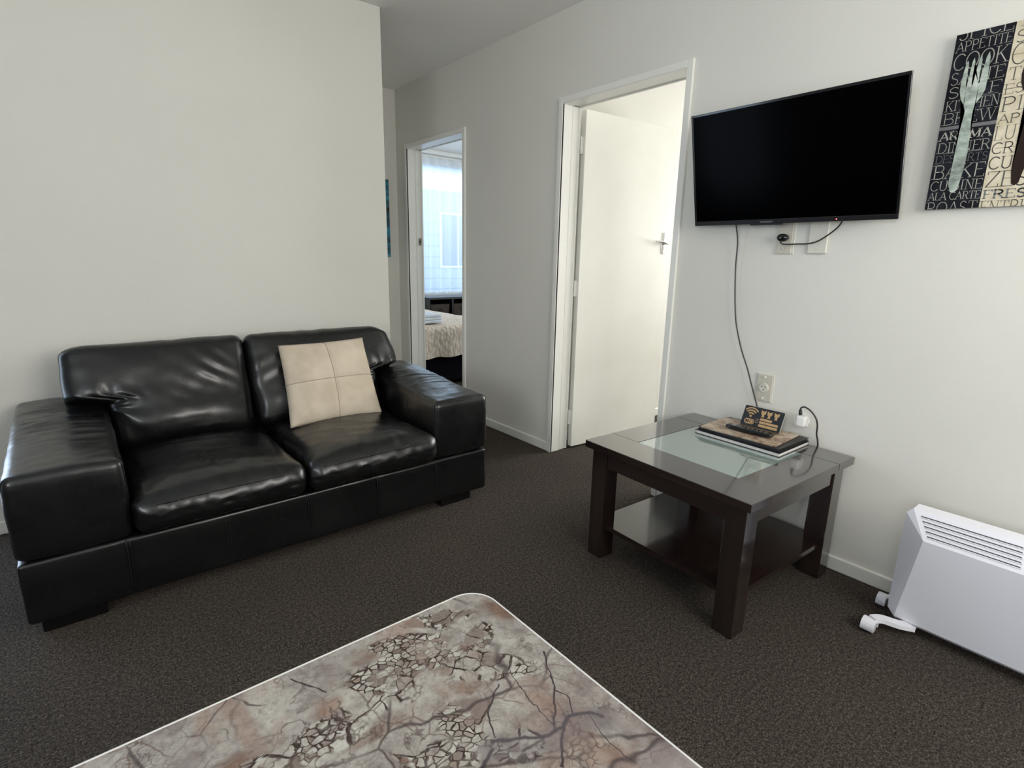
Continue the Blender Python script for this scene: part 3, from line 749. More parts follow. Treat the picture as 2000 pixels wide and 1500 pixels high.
def word(bm, s, u0, u1, v0, v1, wt=.0022, px=PX-.0010, gaps=1.0):
    """lay a word between u0..u1 (metres from canvas left) and v0..v1 (metres above canvas bottom)"""
    tot = sum(G[c][0] for c in s); k = (u1-u0)/tot; h = v1-v0; x = u0
    mp = lambda u, v: Vector((px, PYL-u, PZ0+v))
    for c in s:
        wd, st, se = G[c]
        for w_, pts in st:
            P = [(x+p[0]*k, v0+p[1]*h) for p in pts]
            for a, b_ in zip(P, P[1:]): seg_quad(bm, a, b_, wt*w_, mp)
        sw = min(.15*k, .17*h)
        for (sx_, sy_) in se:
            seg_quad(bm, (x+sx_*k-sw, v0+sy_*h), (x+sx_*k+sw, v0+sy_*h), wt*.45, mp)
        x += wd*k
def clipbm(bm, y0, y1, z0, z1):
    for co, no in (((0, y0, 0), (0, -1, 0)), ((0, y1, 0), (0, 1, 0)), ((0, 0, z0), (0, 0, -1)), ((0, 0, z1), (0, 0, 1))):
        bmesh.ops.bisect_plane(bm, geom=bm.verts[:]+bm.edges[:]+bm.faces[:], plane_co=co, plane_no=no, clear_outer=True, dist=1e-7)
    return bm
V = lambda t: PH*(1-t)
m_ = .004
rows = [('SPICE', -.055, .035, .0026, M_lw, m_, BW-.003), ('APPETITE', .045, .098, .0017, M_lw, m_, BW-.002), ('COOK', .110, .198, .0026, M_lw, m_, BW-.004),
        ('SAUTE', .212, .278, .0019, M_lw, m_, BW-.004), ('SIP F', .292, .352, .0022, M_lw, m_, BW-.004), ('KITCHEN', .368, .425, .0018, M_lw, m_, BW-.002),
        ('BREW', .437, .502, .0018, M_lw, m_, BW-.003), ('AROMA', .545, .592, .0040, M_lw, m_, BW-.006), ('DINNER', .607, .665, .0019, M_lw, m_, BW-.003),
        ('DESSERTS', .680, .725, .0016, M_lg, m_, BW-.003), ('BAKE', .738, .818, .0027, M_lw, m_, BW-.002), ('CUISINE', .832, .888, .0021, M_lw, m_, BW-.002),
        ('ALA CARTE', .900, .945, .0018, M_lw, m_, BW-.002), ('ROAST', .958, 1.03, .0020, M_lw, m_, BW-.004)]
for s, t0_, t1_, wt, m, u0, u1 in rows:
    bm = bmesh.new(); word(bm, s, u0, u1, V(t1_), V(t0_), wt)
    clipbm(bm, PYL-BW, PYL, PZ0, PZ1); obj('printed_word', bm, m, pic, PO)
rows = [('IT', -.04, .030, 0.00232, M_ld, .008, .06), ('S', .050, .112, 0.00232, M_ld, .004, .030), ('CH', .118, .226, 0.00261, M_ld, .003, .075), ('T', .240, .305, 0.00261, M_ld, .004, .032),
        ('ESS', .325, .378, 0.00188, M_ld, .002, .068), ('PINT', .395, .470, 0.00290, M_ld, .003, .125), ('APPLE', .488, .535, 0.00232, M_ld, .002, .115),
        ('LUNCH', .548, .625, 0.00188, M_ld, .001, .130), ('CREAM', .640, .700, 0.00261, M_ld, .002, .133), ('CURED', .718, .785, 0.00304, M_ld, .002, .133),
        ('ZEST', .800, .885, 0.00348, M_ld, .003, .131), ('FRESH', .903, .950, .0042, M_lb, .003, .131), ('ENTREE', .965, 1.035, 0.00217, M_ld, .002, .131)]
for s, t0_, t1_, wt, m, u0, u1 in rows:
    bm = bmesh.new(); word(bm, s, BW+u0, BW+u1, V(t1_), V(t0_), wt)
    clipbm(bm, PYL-2*BW, PYL-BW, PZ0, PZ1); obj('printed_word', bm, m, pic, PO)
def strip(t0_, t1_, u0, u1, m, px=.0008):
    obj('printed_bar', bx(PX-px-.0001, PX-px, PYL-u1, PYL-u0, PZ0+V(t1_), PZ0+V(t0_)), m, pic, PO)
strip(.512, .532, 0, BW, M_lg); strip(.668, .671, .02, BW-.02, M_lg); strip(.358, .361, .055, BW-.01, M_lg)
strip(.349, .352, BW+.002, 2*BW-.02, M_ld, .0009); strip(.172, .174, BW+.005, BW+.07, M_ld, .0009); strip(.668, .670, BW+.01, BW+.11, M_ld, .0009)
# fork silhouette: flat print
def flat(name, pts, m, px):
    bm = bmesh.new(); A = [bm.verts.new((PX-px, PYL-u, PZ0+V(t))) for u, t in pts]; bm.faces.new(A)
    bmesh.ops.triangulate(bm, faces=bm.faces); clipbm(bm, PYL-PW, PYL, PZ0, PZ1); return obj(name, bm, m, pic, PO)
M_fork = mat('fork_print', (.4, .45, .40), .4); n = N(M_fork)
n.setn('Base Color', n.ramp(n.noise(n.vm('MULTIPLY', n.tc.outputs['Object'], (1, 14, 26)), 1.3, 4, .65), [(.3, (.14, .155, .14)), (.5, (.33, .39, .34)), (.68, (.55, .60, .53))]))
fo = [(.36, .85), (.365, .74), (.37, .62), (.385, .54), (.405, .47), (.405, .435), (.36, .40), (.29, .365), (.245, .32), (.24, .27), (.255, .21), (.275, .165), (.30, .155), (.32, .175),
      (.325, .24), (.335, .295), (.355, .30), (.365, .24), (.375, .17), (.40, .145), (.425, .17), (.425, .24), (.435, .295), (.455, .297), (.47, .235), (.49, .165), (.52, .135), (.545, .165),
      (.545, .24), (.55, .29), (.57, .292), (.585, .23), (.61, .155), (.645, .128), (.675, .16), (.685, .22), (.70, .28), (.695, .33), (.65, .37), (.58, .40), (.55, .435), (.555, .50), (.59, .58), (.605, .68), (.59, .78), (.565, .85), (.54, .89), (.49, .905), (.42, .90)]
flat('fork_print', [(u*BW, t) for u, t in fo], M_fork, .0014)
so = [(.062, .875), (.056, .80), (.055, .73), (.058, .62), (.062, .52), (.064, .45), (.060, .41), (.046, .375), (.037, .33), (.034, .28), (.038, .22), (.052, .17), (.070, .150), (.088, .17), (.102, .22), (.106, .28), (.103, .33), (.094, .375), (.080, .41), (.077, .45), (.080, .55), (.084, .68), (.084, .78), (.078, .87), (.070, .885)]
flat('spoon_print', [(BW+u, t) for u, t in so], mat('spoon_print', (.020, .012, .009), .6, spec=.12), .0014)

# second picture at the end of the hall
M_abs = mat('abstract_print', (.05, .1, .15), .5); n = N(M_abs)
n.setn('Base Color', n.ramp(n.noise(n.vm('MULTIPLY', n.tc.outputs['Object'], (3, 1, 9)), 1.4, 4, .6), [(.36, (.008, .010, .018)), (.5, (.015, .09, .14)), (.6, (.02, .28, .38)), (.66, (.30, .42, .52)), (.75, (.02, .03, .06))]))
p = thing('abstract_canvas', 'dark blue and teal abstract canvas at the end of the hall, its edge showing', 'picture', (-.30, YH, 1.14)); po = (-.30, YH, 1.14)
obj('canvas', bx(-.52, -.086, YH-.022, YH, 1.14, 1.735), M_abs, p, po)

# ------------------------------------------------------------------ panel heater on casters
HB = -.150                       # back plane
hy0, hy1 = -1.224, -1.88         # left (far) edge .. right end, out of frame
heat = thing('panel_heater', 'white electric panel heater with slotted top standing along the wall', 'heater', (-.2, (hy0+hy1)/2, 0)); ho = (-.2, (hy0+hy1)/2, 0)
xb = -.205                       # front rim plane; the ridge stands further out
zt_, zb = .416, .030
rim = [(hy0-.016, zt_), (hy1+.016, zt_), (hy1, zt_-.018), (hy1, zb+.030), (hy1+.022, zb), (hy0-.024, zb), (hy0, zb+.030), (hy0, zt_-.018)]
def hp_(x, y, z): return Vector((x, y, z))
bm = bmesh.new()
back_ = [bm.verts.new(hp_(HB, y, z)) for y, z in rim]; front = [bm.verts.new(hp_(xb, y, z)) for y, z in rim]
for i in range(8): bm.faces.new((back_[i], back_[(i+1) % 8], front[(i+1) % 8], front[i]))
bm.faces.new(back_[::-1])
bm.faces.new(front)
obj('body_shell', bm, M_heat, heat, ho)
# faceted front: slotted slope on top, triangular cheeks, big lower face
RX, RZ, RI = -.245, .338, .063
rl, rr_ = (RX, hy0-RI, RZ), (RX, hy1+RI, RZ)
F_tl0, F_tl1, F_tr1, F_tr0 = (xb, *rim[7]), (xb, *rim[0]), (xb, *rim[1]), (xb, *rim[2])
bl_, br_ = (xb, *rim[6]), (xb, *rim[3]); bl2, br2 = (xb-.012, rim[5][0], rim[5][1]+.012), (xb-.012, rim[4][0], rim[4][1]+.012)
bm = bmesh.new(); vs = {k: bm.verts.new(v) for k, v in dict(a=F_tl0, b=F_tl1, c=F_tr1, d=F_tr0, l=rl, r=rr_, e=bl_, f=br_, g=bl2, h=br2, i=(xb, *rim[5]), j=(xb, *rim[4])).items()}
for q in ('bcrl', 'abl', 'cdr', 'ale', 'drf', 'lrhg', 'lge', 'rfh', 'gi e'.replace(' ', ''), 'hfj', 'ghji'):
    bm.faces.new([vs[k] for k in q])
obj('front_panel', bm, M_heat, heat, ho)
# slots: dark recesses cut as raised louvre strips on the slope
A0, A1 = Vector((xb, hy0-.016, zt_)), Vector(rl); B0, B1 = Vector((xb, hy1+.016, zt_)), Vector(rr_)
sn = (B0-A0).cross(A1-A0).normalized(); sn = sn if sn.x < 0 else -sn
for k in range(5):
    t = .17+.155*k; tw = .045
    a, b_ = A0.lerp(A1, t), B0.lerp(B1, t); a2, b2 = A0.lerp(A1, t+tw), B0.lerp(B1, t+tw)
    d = (b_-a).normalized(); a, a2 = a+d*(.014), a2+d*(.016); 
    for (s0, s1) in ((0, .395), (.425, .70), ):
        L = b_-a
        p0, p1 = a+L*s0*1.0, a+L*s1; q0, q1 = a2+L*s0, a2+L*s1
        bm = bmesh.new(); loft(bm, [[v-sn*.002 for v in (p0, p1, q1, q0)], [v+sn*.0006 for v in (p0, p1, q1, q0)]])
        obj('vent_slot', bm, M_slot, heat, ho)
        bm = bmesh.new(); e = (a2-a).normalized()
        tube(bm, [q0+sn*.0012+e*.0016, q1+sn*.0012+e*.0016], .0016, 6); obj('louvre', bm, M_heat, heat, ho)
for k, yy in ((0, hy0-.055), (1, hy1+.055)):
    bm = bmesh.new(); s_ = 1 if k == 0 else -1
    # curved foot arm reaching out sideways and forward to the wheel
    fr_ = [(-.215, yy-.02*s_, .030), (-.245, yy+.01*s_, .036), (-.268, yy+.05*s_, .042), (-.295, yy+.068*s_, .044)]
    pts = catmull(fr_, 5); loops = []
    for i, p in enumerate(pts):
        w_ = .017-.004*i/len(pts); hh = .007
        t = (pts[min(i+1, len(pts)-1)]-pts[max(i-1, 0)]).normalized(); sd = Vector((-t.y, t.x, 0))
        loops.append([p+sd*w_+Vector((0, 0, hh)), p-sd*w_+Vector((0, 0, hh)), p-sd*w_-Vector((0, 0, hh)), p+sd*w_-Vector((0, 0, hh))])
    loft(bm, loops); ft = obj('foot_bar', bm, M_heat, heat, ho)
    bm = bx(-.225, -.10, min(yy-.03*s_, yy+.005*s_), max(yy-.03*s_, yy+.005*s_), 0.022, .034, bev=.003)
    ft2 = obj('foot_bar', bm, M_heat, heat, ho)
    for (wx, wy, par, L) in ((-.300, yy+.072*s_, ft, .034), (-.112, yy+.092*s_, ft2, .024)):
        bm = bmesh.new(); loops = []
        for j, (dx, rr) in enumerate(((-L/2, .016), (-L/2+.003, .0215), (L/2-.003, .0215), (L/2, .016))):
            loops.append([(wx+rr*math.cos(R(a))*.9, wy+dx, .0225+rr*math.sin(R(a))) for a in range(0, 360, 18)])
        loft(bm, loops); obj('caster', bm, M_wheel, par, ho, True)
        # hood over the wheel
        bm = bmesh.new(); hood = []
        for dy in (-L/2-.002, L/2+.002):
            ring = [(wx+.0245*math.cos(R(a)), wy+dy, .0225+.0245*math.sin(R(a))) for a in range(-20, 201, 20)]
            ring += [(wx+.021*math.cos(R(a)), wy+dy, .0225+.0225*math.sin(R(a))) for a in range(200, -21, -20)]
            hood.append(ring)
        loft(bm, hood); obj('caster_hood', bm, M_heat, par, ho)
    bm = bx(-.125, -.09, min(yy, yy+.08*s_), max(yy, yy+.08*s_), .038, .048, bev=.002); obj('axle', bm, M_heat, ft2, ho)

# ------------------------------------------------------------------ foreground table with stone-pattern laminate
FX0, FX1, FY0, FY1, FZ = -2.99, -1.786, -1.87, -1.108, .72
fc = ((FX0+FX1)/2, (FY0+FY1)/2, 0)
ft_ = thing('dining_table', 'dining table with brown and grey marble-pattern top in the foreground', 'table', fc)
def rr_loop(x0, x1, y0, y1, r, z, k=10):
    pts = []
    for (cx, cy, a0) in ((x1-r, y1-r, 0), (x0+r, y1-r, 90), (x0+r, y0+r, 180), (x1-r, y0+r, 270)):
        for i in range(k+1):
            a = R(a0+90*i/k); pts.append((cx+r*math.cos(a), cy+r*math.sin(a), z))
    return pts
RR = .040
M_marble = mat('marble_laminate', (.45, .42, .38), .2, spec=.5)
e = .0035
bm = bmesh.new(); loft(bm, [rr_loop(FX0+e, FX1-e, FY0+e, FY1-e, RR-e, z) for z in (FZ-.030, FZ)]); obj('tabletop', bm, M_marble, ft_, fc)
bm = bmesh.new(); prof = [(e, FZ-.031), (.0012, FZ-.030), (0, FZ-.027), (0, FZ-.003), (.0010, FZ-.0006), (.0018, FZ+.0006), (.0028, FZ+.0004), (e+.0004, FZ-.0002)]
loft(bm, [rr_loop(FX0+a, FX1-a, FY0+a, FY1-a, RR-a, z) for a, z in prof], cap=False)
obj('edge_band', bm, M_edge, ft_, fc, True, label='pale shiny edge strip')
M_legm = mat('table_leg_metal', (.25, .25, .26), .3, .9)
for x in (FX0+.09, FX1-.09):
    for y in (FY0+.09, FY1-.09):
        bm = bmesh.new(); tube(bm, [(x, y, 0), (x, y, .02), (x, y, FZ-.031)], .022, 14); obj('leg', bm, M_legm, ft_, fc, False)
bm = bx(FX0+.09, FX1-.09, FY1-.10, FY1-.08, FZ-.075, FZ-.031); obj('apron', bm, M_legm, ft_, fc)
bm = bx(FX0+.09, FX1-.09, FY0+.08, FY0+.10, FZ-.075, FZ-.031); obj('apron', bm, M_legm, ft_, fc)

# pattern: positions are in the table's own frame (metres from its centre)
n = N(M_marble); o = n.tc.outputs['Object']
def loc_(x, y): return (x-fc[0], y-fc[1], FZ)
warp = n.vm('SCALE', n.vm('SUBTRACT', n.noise(o, 9, 3, .6, col=True), (.5, .5, .5)), .05)
warp2 = n.vm('SCALE', n.vm('SUBTRACT', n.noise(o, 45, 2, .6, col=True), (.5, .5, .5)), .010)
P1 = n.vm('ADD', o, warp); P2 = n.vm('ADD', n.vm('ADD', o, n.vm('SCALE', warp, .35)), warp2)
def blob(x, y, rx, ry, rot=0, soft=.6, P=None):
    P = P or P1; lx_, ly_, _ = loc_(x, y)
    d = n.vm('SUBTRACT', P, (lx_, ly_, 0)); c_, s_ = math.cos(rot), math.sin(rot)
    a = n.math('DIVIDE', n.vm('DOT_PRODUCT', d, (c_, s_, 0)), rx); b_ = n.math('DIVIDE', n.vm('DOT_PRODUCT', d, (-s_, c_, 0)), ry)
    r2 = n.math('SQRT', n.math('ADD', n.math('MULTIPLY', a, a), n.math('MULTIPLY', b_, b_)))
    return n.rng(r2, 1-soft, 1+soft*.4, 1, 0, True)
def vmax(l):
    x = l[0]
    for q in l[1:]: x = n.math('MAXIMUM', x, q)
    return x
MARB = n, blob, vmax, loc_, P1, P2, o
def px2t(u, v):
    """photo pixel -> point on this table's plane, only used to lay out the print on the laminate"""
    d = rt2*((u-1000)/FPX)+up2*(-(v-750)/FPX)+f; t = (FZ-M.translation.z)/d.z; q = M.translation+d*t
    return q.x, q.y
def B(u, v, ru, rv, ang=0, soft=.6):
    x, y = px2t(u, v); x2, y2 = px2t(u+ru*math.cos(ang), v+ru*math.sin(ang)); x3, y3 = px2t(u-rv*math.sin(ang), v+rv*math.cos(ang))
    return blob(x, y, math.hypot(x2-x, y2-y), math.hypot(x3-x, y3-y), math.atan2(y2-y, x2-x), soft)
base_c = n.ramp(n.noise(P1, 8, 9, .72), [(.30, (.085, .065, .062)), (.42, (.215, .185, .17)), (.52, (.33, .31, .28)), (.62, (.42, .405, .365)), (.75, (.53, .52, .48))])
base_c = n.mix(n.rng(n.noise(P1, 10, 4, .6), .56, .70, 0, .8), base_c, (.20, .165, .165))
mott = n.noise(o, 60, 7, .75); base_c = n.mix(n.rng(mott, .50, .66, 0, .55), base_c, (.10, .08, .075))
brown = vmax([B(730, 1270, 62, 22, -.5), B(800, 1400, 0+70, 26, -.2), B(640, 1390, 50, 30, 0), B(980, 1190, 40, 22, .4), B(900, 1345, 60, 16, -.2), B(1190, 1480, 90, 28, -.3), B(720, 1440, 60, 22, -.4), B(480, 1480, 50, 25), B(1085, 1245, 60, 14, .7)])
bc = n.mix(n.rng(n.noise(P1, 26, 5, .7), .35, .62), (.085, .047, .033), (.245, .160, .120))
base_c = n.mix(n.math('MULTIPLY', brown, n.rng(n.noise(P1, 15, 4, .6), .36, .55), True), base_c, bc)
bst = n.math('MULTIPLY', n.rng(n.noise(n.vm('MULTIPLY', P1, (3, 1, 1)), 6, 5, .6), .54, .66), .55); base_c = n.mix(bst, base_c, (.25, .15, .11))
# broken-stone band
frag = vmax([B(790, 1262, 100, 30, -.1, .5), B(860, 1208, 90, 20, -.15, .5), B(930, 1300, 130, 40, .1, .5), B(745, 1340, 90, 62, -.6, .5), B(650, 1430, 120, 42, -.5, .5), B(930, 1410, 85, 70, .2, .5), B(550, 1485, 120, 34, -.3, .5), B(860, 1480, 110, 34, 0, .5), B(940, 1250, 30, 44, .2, .5), B(1010, 1460, 60, 50, 0, .5)])
frag = n.rng(n.math('ADD', frag, n.math('MULTIPLY', n.math('SUBTRACT', n.noise(o, 24, 6, .7), .5), 1.7)), .36, .66)
szs = n.noise(o, 17, 3, .6); szl = n.noise(n.vm('ADD', o, (4, 2, 0)), 11, 2)
def cracks(scale, w_):
    v_ = n.vm('MULTIPLY', P2, (1, 1.35, 1)) if scale > 60 else P2
    d = n.vor(v_, scale, 'DISTANCE_TO_EDGE'); ww = n.rng(n.noise(o, 38, 3, .6), .35, .65, w_*.35, w_*1.6)
    cr = n.math('SUBTRACT', 1, n.math('DIVIDE', d, ww, True), True); cr = n.rng(cr, .05, .5); return cr, n.vor(v_, scale, 'F1', 'Color')
c1_, col1 = cracks(40, .055); c2_, col2 = cracks(112, .10); c0_, col0 = cracks(22, .03)
selfine = n.rng(szs, .43, .45); sell = n.rng(szl, .57, .585)
cr = n.mix(sell, n.mix(selfine, c1_, c2_), c0_); cc_ = n.mix(sell, n.mix(selfine, col1, col2), col0)
sep = n.new('ShaderNodeSeparateColor'); n.put(sep.inputs[0], cc_)
stone = n.ramp(sep.outputs[0], [(0, (.10, .065, .05)), (.2, (.22, .175, .15)), (.4, (.36, .34, .30)), (.62, (.45, .445, .39)), (.85, (.50, .49, .44)), (1, (.17, .09, .06))])
stone = n.mix(n.rng(mott, .42, .62, 0, .6), stone, (.15, .115, .105))
base_c = n.mix(n.math('MULTIPLY', frag, .78), base_c, stone)
crk = n.math('MULTIPLY', cr, n.rng(n.noise(o, 45, 3), .30, .5, .5, 1))
base_c = n.mix(n.math('MULTIPLY', crk, n.math('MAXIMUM', frag, n.rng(n.noise(o, 13, 3), .58, .66, 0, .5))), base_c, (.030, .016, .013))
c3_ = n.rng(n.vor(n.vm('ADD', P1, (7, 5, 0)), 28, 'DISTANCE_TO_EDGE'), .005, .03, 1, 0)
base_c = n.mix(n.math('MULTIPLY', c3_, n.rng(n.noise(o, 11, 3), .50, .62, 0, .7)), base_c, (.12, .07, .055))
# long fine cracks elsewhere
d = n.vor(P1, 7.5, 'DISTANCE_TO_EDGE'); lc = n.math('MULTIPLY', n.rng(d, .004, .018, 1, 0), n.rng(n.noise(o, 5, 3), .46, .56))
d2 = n.vor(n.vm('ADD', P1, (3.3, 1.2, 0)), 16, 'DISTANCE_TO_EDGE'); lc2 = n.math('MULTIPLY', n.rng(d2, .006, .022, 1, 0), n.rng(n.noise(o, 9, 3), .55, .62))
base_c = n.mix(n.math('MULTIPLY', vmax([lc, lc2]), .85), base_c, (.05, .036, .036))
# scratchy ridged lines
def ridged(vec, sc, w_, det=5):
    return n.rng(n.math('ABSOLUTE', n.math('SUBTRACT', n.noise(vec, sc, det, .62), .5)), 0, w_, 1, 0)
rl1 = n.math('MULTIPLY', ridged(P1, 7, .010), n.rng(n.noise(o, 8, 2), .48, .58, 0, .8))
rl2 = n.math('MULTIPLY', ridged(n.vm('ADD', P1, (2, 5, 0)), 17, .016, 4), n.rng(n.noise(n.vm('ADD', o, (9, 1, 0)), 10, 3), .50, .60, 0, .75))
base_c = n.mix(vmax([rl1, rl2]), base_c, (.065, .040, .035))
grain_ = n.noise(o, 190, 4, .7); base_c = n.mix(n.rng(grain_, .52, .72, 0, .45), base_c, (.12, .085, .07))
# the bold veins
def seg(P, a, b_):
    a, b_ = Vector((*px2t(*a), 0))-Vector((fc[0], fc[1], 0)), Vector((*px2t(*b_), 0))-Vector((fc[0], fc[1], 0)); ba = b_-a
    pa = n.vm('SUBTRACT', Pf, tuple(a)); h = n.math('DIVIDE', n.vm('DOT_PRODUCT', pa, tuple(ba)), ba.dot(ba), True)
    return n.vm('LENGTH', n.vm('SUBTRACT', pa, n.vm('SCALE', tuple(ba), h)))
Pf = n.vm('MULTIPLY', n.vm('ADD', n.vm('ADD', o, n.vm('SCALE', warp, .45)), warp2), (1, 1, 0))
def vein(pts, w_):
    ds = [seg(Pf, a, b_) for a, b_ in zip(pts, pts[1:])]; x = ds[0]
    for q in ds[1:]: x = n.math('MINIMUM', x, q)
    return n.rng(x, w_*.35, w_, 1, 0)
vv = [vein([(960, 1450), (985, 1446), (1070, 1440), (1095, 1425), (1110, 1400), (1150, 1393), (1180, 1400)], 0.00302),
      vein([(1098, 1425), (1096, 1500)], 0.00193), vein([(1060, 1275), (1078, 1350), (1080, 1430)], 0.00138), vein([(1080, 1350), (1100, 1355), (1115, 1395)], 0.00110),
      vein([(965, 1440), (953, 1390), (975, 1340)], 0.00138), vein([(1000, 1320), (1040, 1380), (1078, 1420)], 0.00066), vein([(570, 1327), (600, 1340), (640, 1352)], 0.00121),
      vein([(1150, 1400), (1200, 1460), (1240, 1490)], 0.00083), vein([(300, 1420), (330, 1395), (350, 1370)], 0.00165), vein([(945, 1500), (960, 1465)], 0.00330)]
base_c = n.mix(vmax(vv), base_c, (.035, .026, .030))
halo = vein([(960, 1460), (1070, 1452), (1110, 1415), (1170, 1405)], .022)
base_c = n.mix(n.math('MULTIPLY', halo, .5), base_c, (.12, .10, .11))
n.setn('Base Color', base_c)
n.setn('Roughness', n.rng(n.noise(o, 120, 2), .3, .7, .2, .3))

# ------------------------------------------------------------------ bedroom beyond door 1
bed = thing('single_bed', 'single bed with cream quilted cover and black base seen through the left doorway', 'bed', (.585, 3.35, 0)); bo = (.585, 3.35, 0)
BX0, BX1, BY0, BY1 = .14, 1.03, 2.42, 4.26
M_base = mat('bed_base_black', (.003, .003, .006), .9, spec=.1)
obj('bed_base', bx(BX0+.01, BX1-.01, BY0+.03, BY1, .04, .34, bev=.01), M_base, bed, bo)
for x in (BX0+.08, BX1-.08):
    for y in (BY0+.12, BY1-.1):
        bm = bmesh.new(); cyl(bm, (x, y, 0), (x, y, .04), .025, seg=12); obj('leg', bm, M_base, bed, bo)
obj('mattress', rb(((BX0+BX1)/2, (BY0+BY1)/2+.01, .435), (BX1-BX0-.03, BY1-BY0-.03, .19), .04, (6, 10, 2)), M_paper, bed, bo, True)
M_quilt = mat('cream_quilt', (.52, .44, .35), .9, spec=.1); n = N(M_quilt); o = n.tc.outputs['Object']
n.setn('Base Color', n.mix(n.rng(n.noise(o, 30, 4, .6), .4, .65), (.60, .50, .40), (.74, .66, .56)))
n.setn('Normal', n.bump(n.vor(n.vm('MULTIPLY', o, (1, 1, .5)), 38), .6, .012))
bm = bmesh.new(); nx, ny = 40, 60; g = {}
drop = .27
for i in range(nx+1):
    for j in range(ny+1):
        a = -drop+(BX1-BX0+2*drop)*i/nx; c_ = -drop+(BY1-BY0+drop)*j/ny
        W_ = BX1-BX0; ox = max(0, -a)+max(0, a-W_); oy = max(0, -c_)
        x = BX0+min(max(a, 0), W_)+(-1 if a < 0 else 1)*min(ox, .02)*.6; y = BY0+max(c_, 0)-min(oy, .02)*.8
        z = .548-max(ox, oy)*(1+.0*c_)
        z += .008*noise.noise(Vector((a*7, c_*7, 0)))
        if oy > 0: y -= .012*math.sin(a*22+1)*oy/drop; z += .02*noise.noise(Vector((a*5, 3, 1)))*oy/drop
        if ox > 0 : x += (1 if a > 0 else 0)*.010*math.sin(c_*18)*ox/drop
        if a < 0: x = max(x, T+.016)
        g[i, j] = bm.verts.new((x, y, z))
for i in range(nx):
    for j in range(ny): bm.faces.new((g[i, j], g[i+1, j], g[i+1, j+1], g[i, j+1]))
obj('quilt', bm, M_quilt, bed, bo, True, label='cream stitched quilt')
M_towel = mat('towel_white', (.66, .70, .76), .95)
tw_ = thing('folded_towel', 'folded white towel on the near end of the bed', 'towel', (.33, 2.72, .555)); wo = (.33, 2.72, .555)
for k in range(3):
    obj('fold', rb((.33, 2.72, .570+.026*k), (.30-.01*k, .24, .030), .014, (10, 8, 2), lambda p, nn: p+nn*.004*nz(p, 12, k)), M_towel, tw_, wo, True)

# storage unit with woven baskets under the window
un = thing('basket_unit', 'dark low storage unit with woven baskets under the curtained window', 'cabinet', (1.75, 4.10, 0)); uo = (1.75, 4.10, 0)
M_dk = mat('unit_dark', (.012, .012, .012), .35)
UX0, UX1, UY0, UY1, UZ = 1.10, 2.42, 3.90, 4.26, .675
obj('top', bx(UX0, UX1, UY0, UY1, UZ-.025, UZ, bev=.002), M_dk, un, uo); obj('bottom', bx(UX0, UX1, UY0, UY1, 0, .03), M_dk, un, uo)
obj('middle_shelf', bx(UX0+.02, UX1-.02, UY0, UY1, .33, .35), M_dk, un, uo); obj('back_panel', bx(UX0, UX1, UY1-.01, UY1, .03, UZ-.025), M_dk, un, uo)
for k in range(5): 
    x = UX0+.01+(UX1-UX0-.02)*k/4; obj('upright', bx(x-.010, x+.010, UY0, UY1-.01, .03, UZ-.025), M_dk, un, uo)
M_wick = mat('wicker', (.05, .035, .026), .5); n = N(M_wick); o = n.tc.outputs['Object']
wv = n.new('ShaderNodeTexWave'); n.put(wv.inputs[0], o); wv.inputs['Scale'].default_value = 30; wv.inputs['Distortion'].default_value = 2
n.setn('Base Color', n.mix(wv.outputs[1], (.012, .009, .008), (.085, .06, .042))); n.setn('Normal', n.bump(wv.outputs[1], .8, .004))
spots = ['first basket from the left in the upper row of the dark unit', 'second basket from the left in the upper row of the dark unit', 'third basket from the left in the upper row of the dark unit', 'right-hand basket in the upper row of the dark unit']
for r_ in (1,):
    for k in range(4):
        x = UX0+.01+(UX1-UX0-.02)*(k+.5)/4; z0 = .352 if r_ else .032
        lab = 'woven brown basket, '+spots[k].replace('upper', 'upper' if r_ else 'lower')
        bt = thing('woven_basket', lab, 'basket', (x, 4.08, z0), 0, 'baskets in the storage unit')
        bm = bmesh.new(); hw = .132; loops = []
        for (hx, hy, z) in ((hw-.012, .14, 0), (hw, .155, .24), (hw-.010, .145, .24), (hw-.022, .13, .012)):
            loops.append([(sx1*hx, sy1*hy, z) for sx1, sy1 in ((-1, -1), (1, -1), (1, 1), (-1, 1))])
        loft(bm, loops); obj('woven_body', bm, M_wick, bt)
        bm = bx(-.035, .035, -.160, -.152, .165, .19, bev=.003); obj('handle_slot', bm, M_black, bt)

# net curtain and rail
M_net = bpy.data.materials.new('net_curtain'); M_net.use_nodes = True
nt = M_net.node_tree; nt.nodes.clear(); out = nt.nodes.new('ShaderNodeOutputMaterial')
tr = nt.nodes.new('ShaderNodeBsdfTransparent'); tl = nt.nodes.new('ShaderNodeBsdfTranslucent'); df = nt.nodes.new('ShaderNodeBsdfDiffuse')
tr.inputs[0].default_value = (.86, .93, 1, 1); tl.inputs[0].default_value = (.86, .90, .95, 1); df.inputs[0].default_value = (.8, .83, .86, 1)
m1 = nt.nodes.new('ShaderNodeMixShader'); m2 = nt.nodes.new('ShaderNodeMixShader'); m1.inputs[0].default_value = .3
nt.links.new(tl.outputs[0], m1.inputs[1]); nt.links.new(df.outputs[0], m1.inputs[2])
m2.inputs[0].default_value = .5; nt.links.new(tr.outputs[0], m2.inputs[1]); nt.links.new(m1.outputs[0], m2.inputs[2]); nt.links.new(m2.outputs[0], out.inputs[0])
M_tape = M_net.copy(); M_tape.name = 'curtain_tape'
for q in M_tape.node_tree.nodes:
    if q.type == 'BSDF_TRANSLUCENT': q.inputs[0].default_value = (.95, .90, .86, 1)
    if q.type == 'MIX_SHADER' and not q.inputs[0].is_linked and abs(q.inputs[0].default_value-.5) < .01: q.inputs[0].default_value = .9
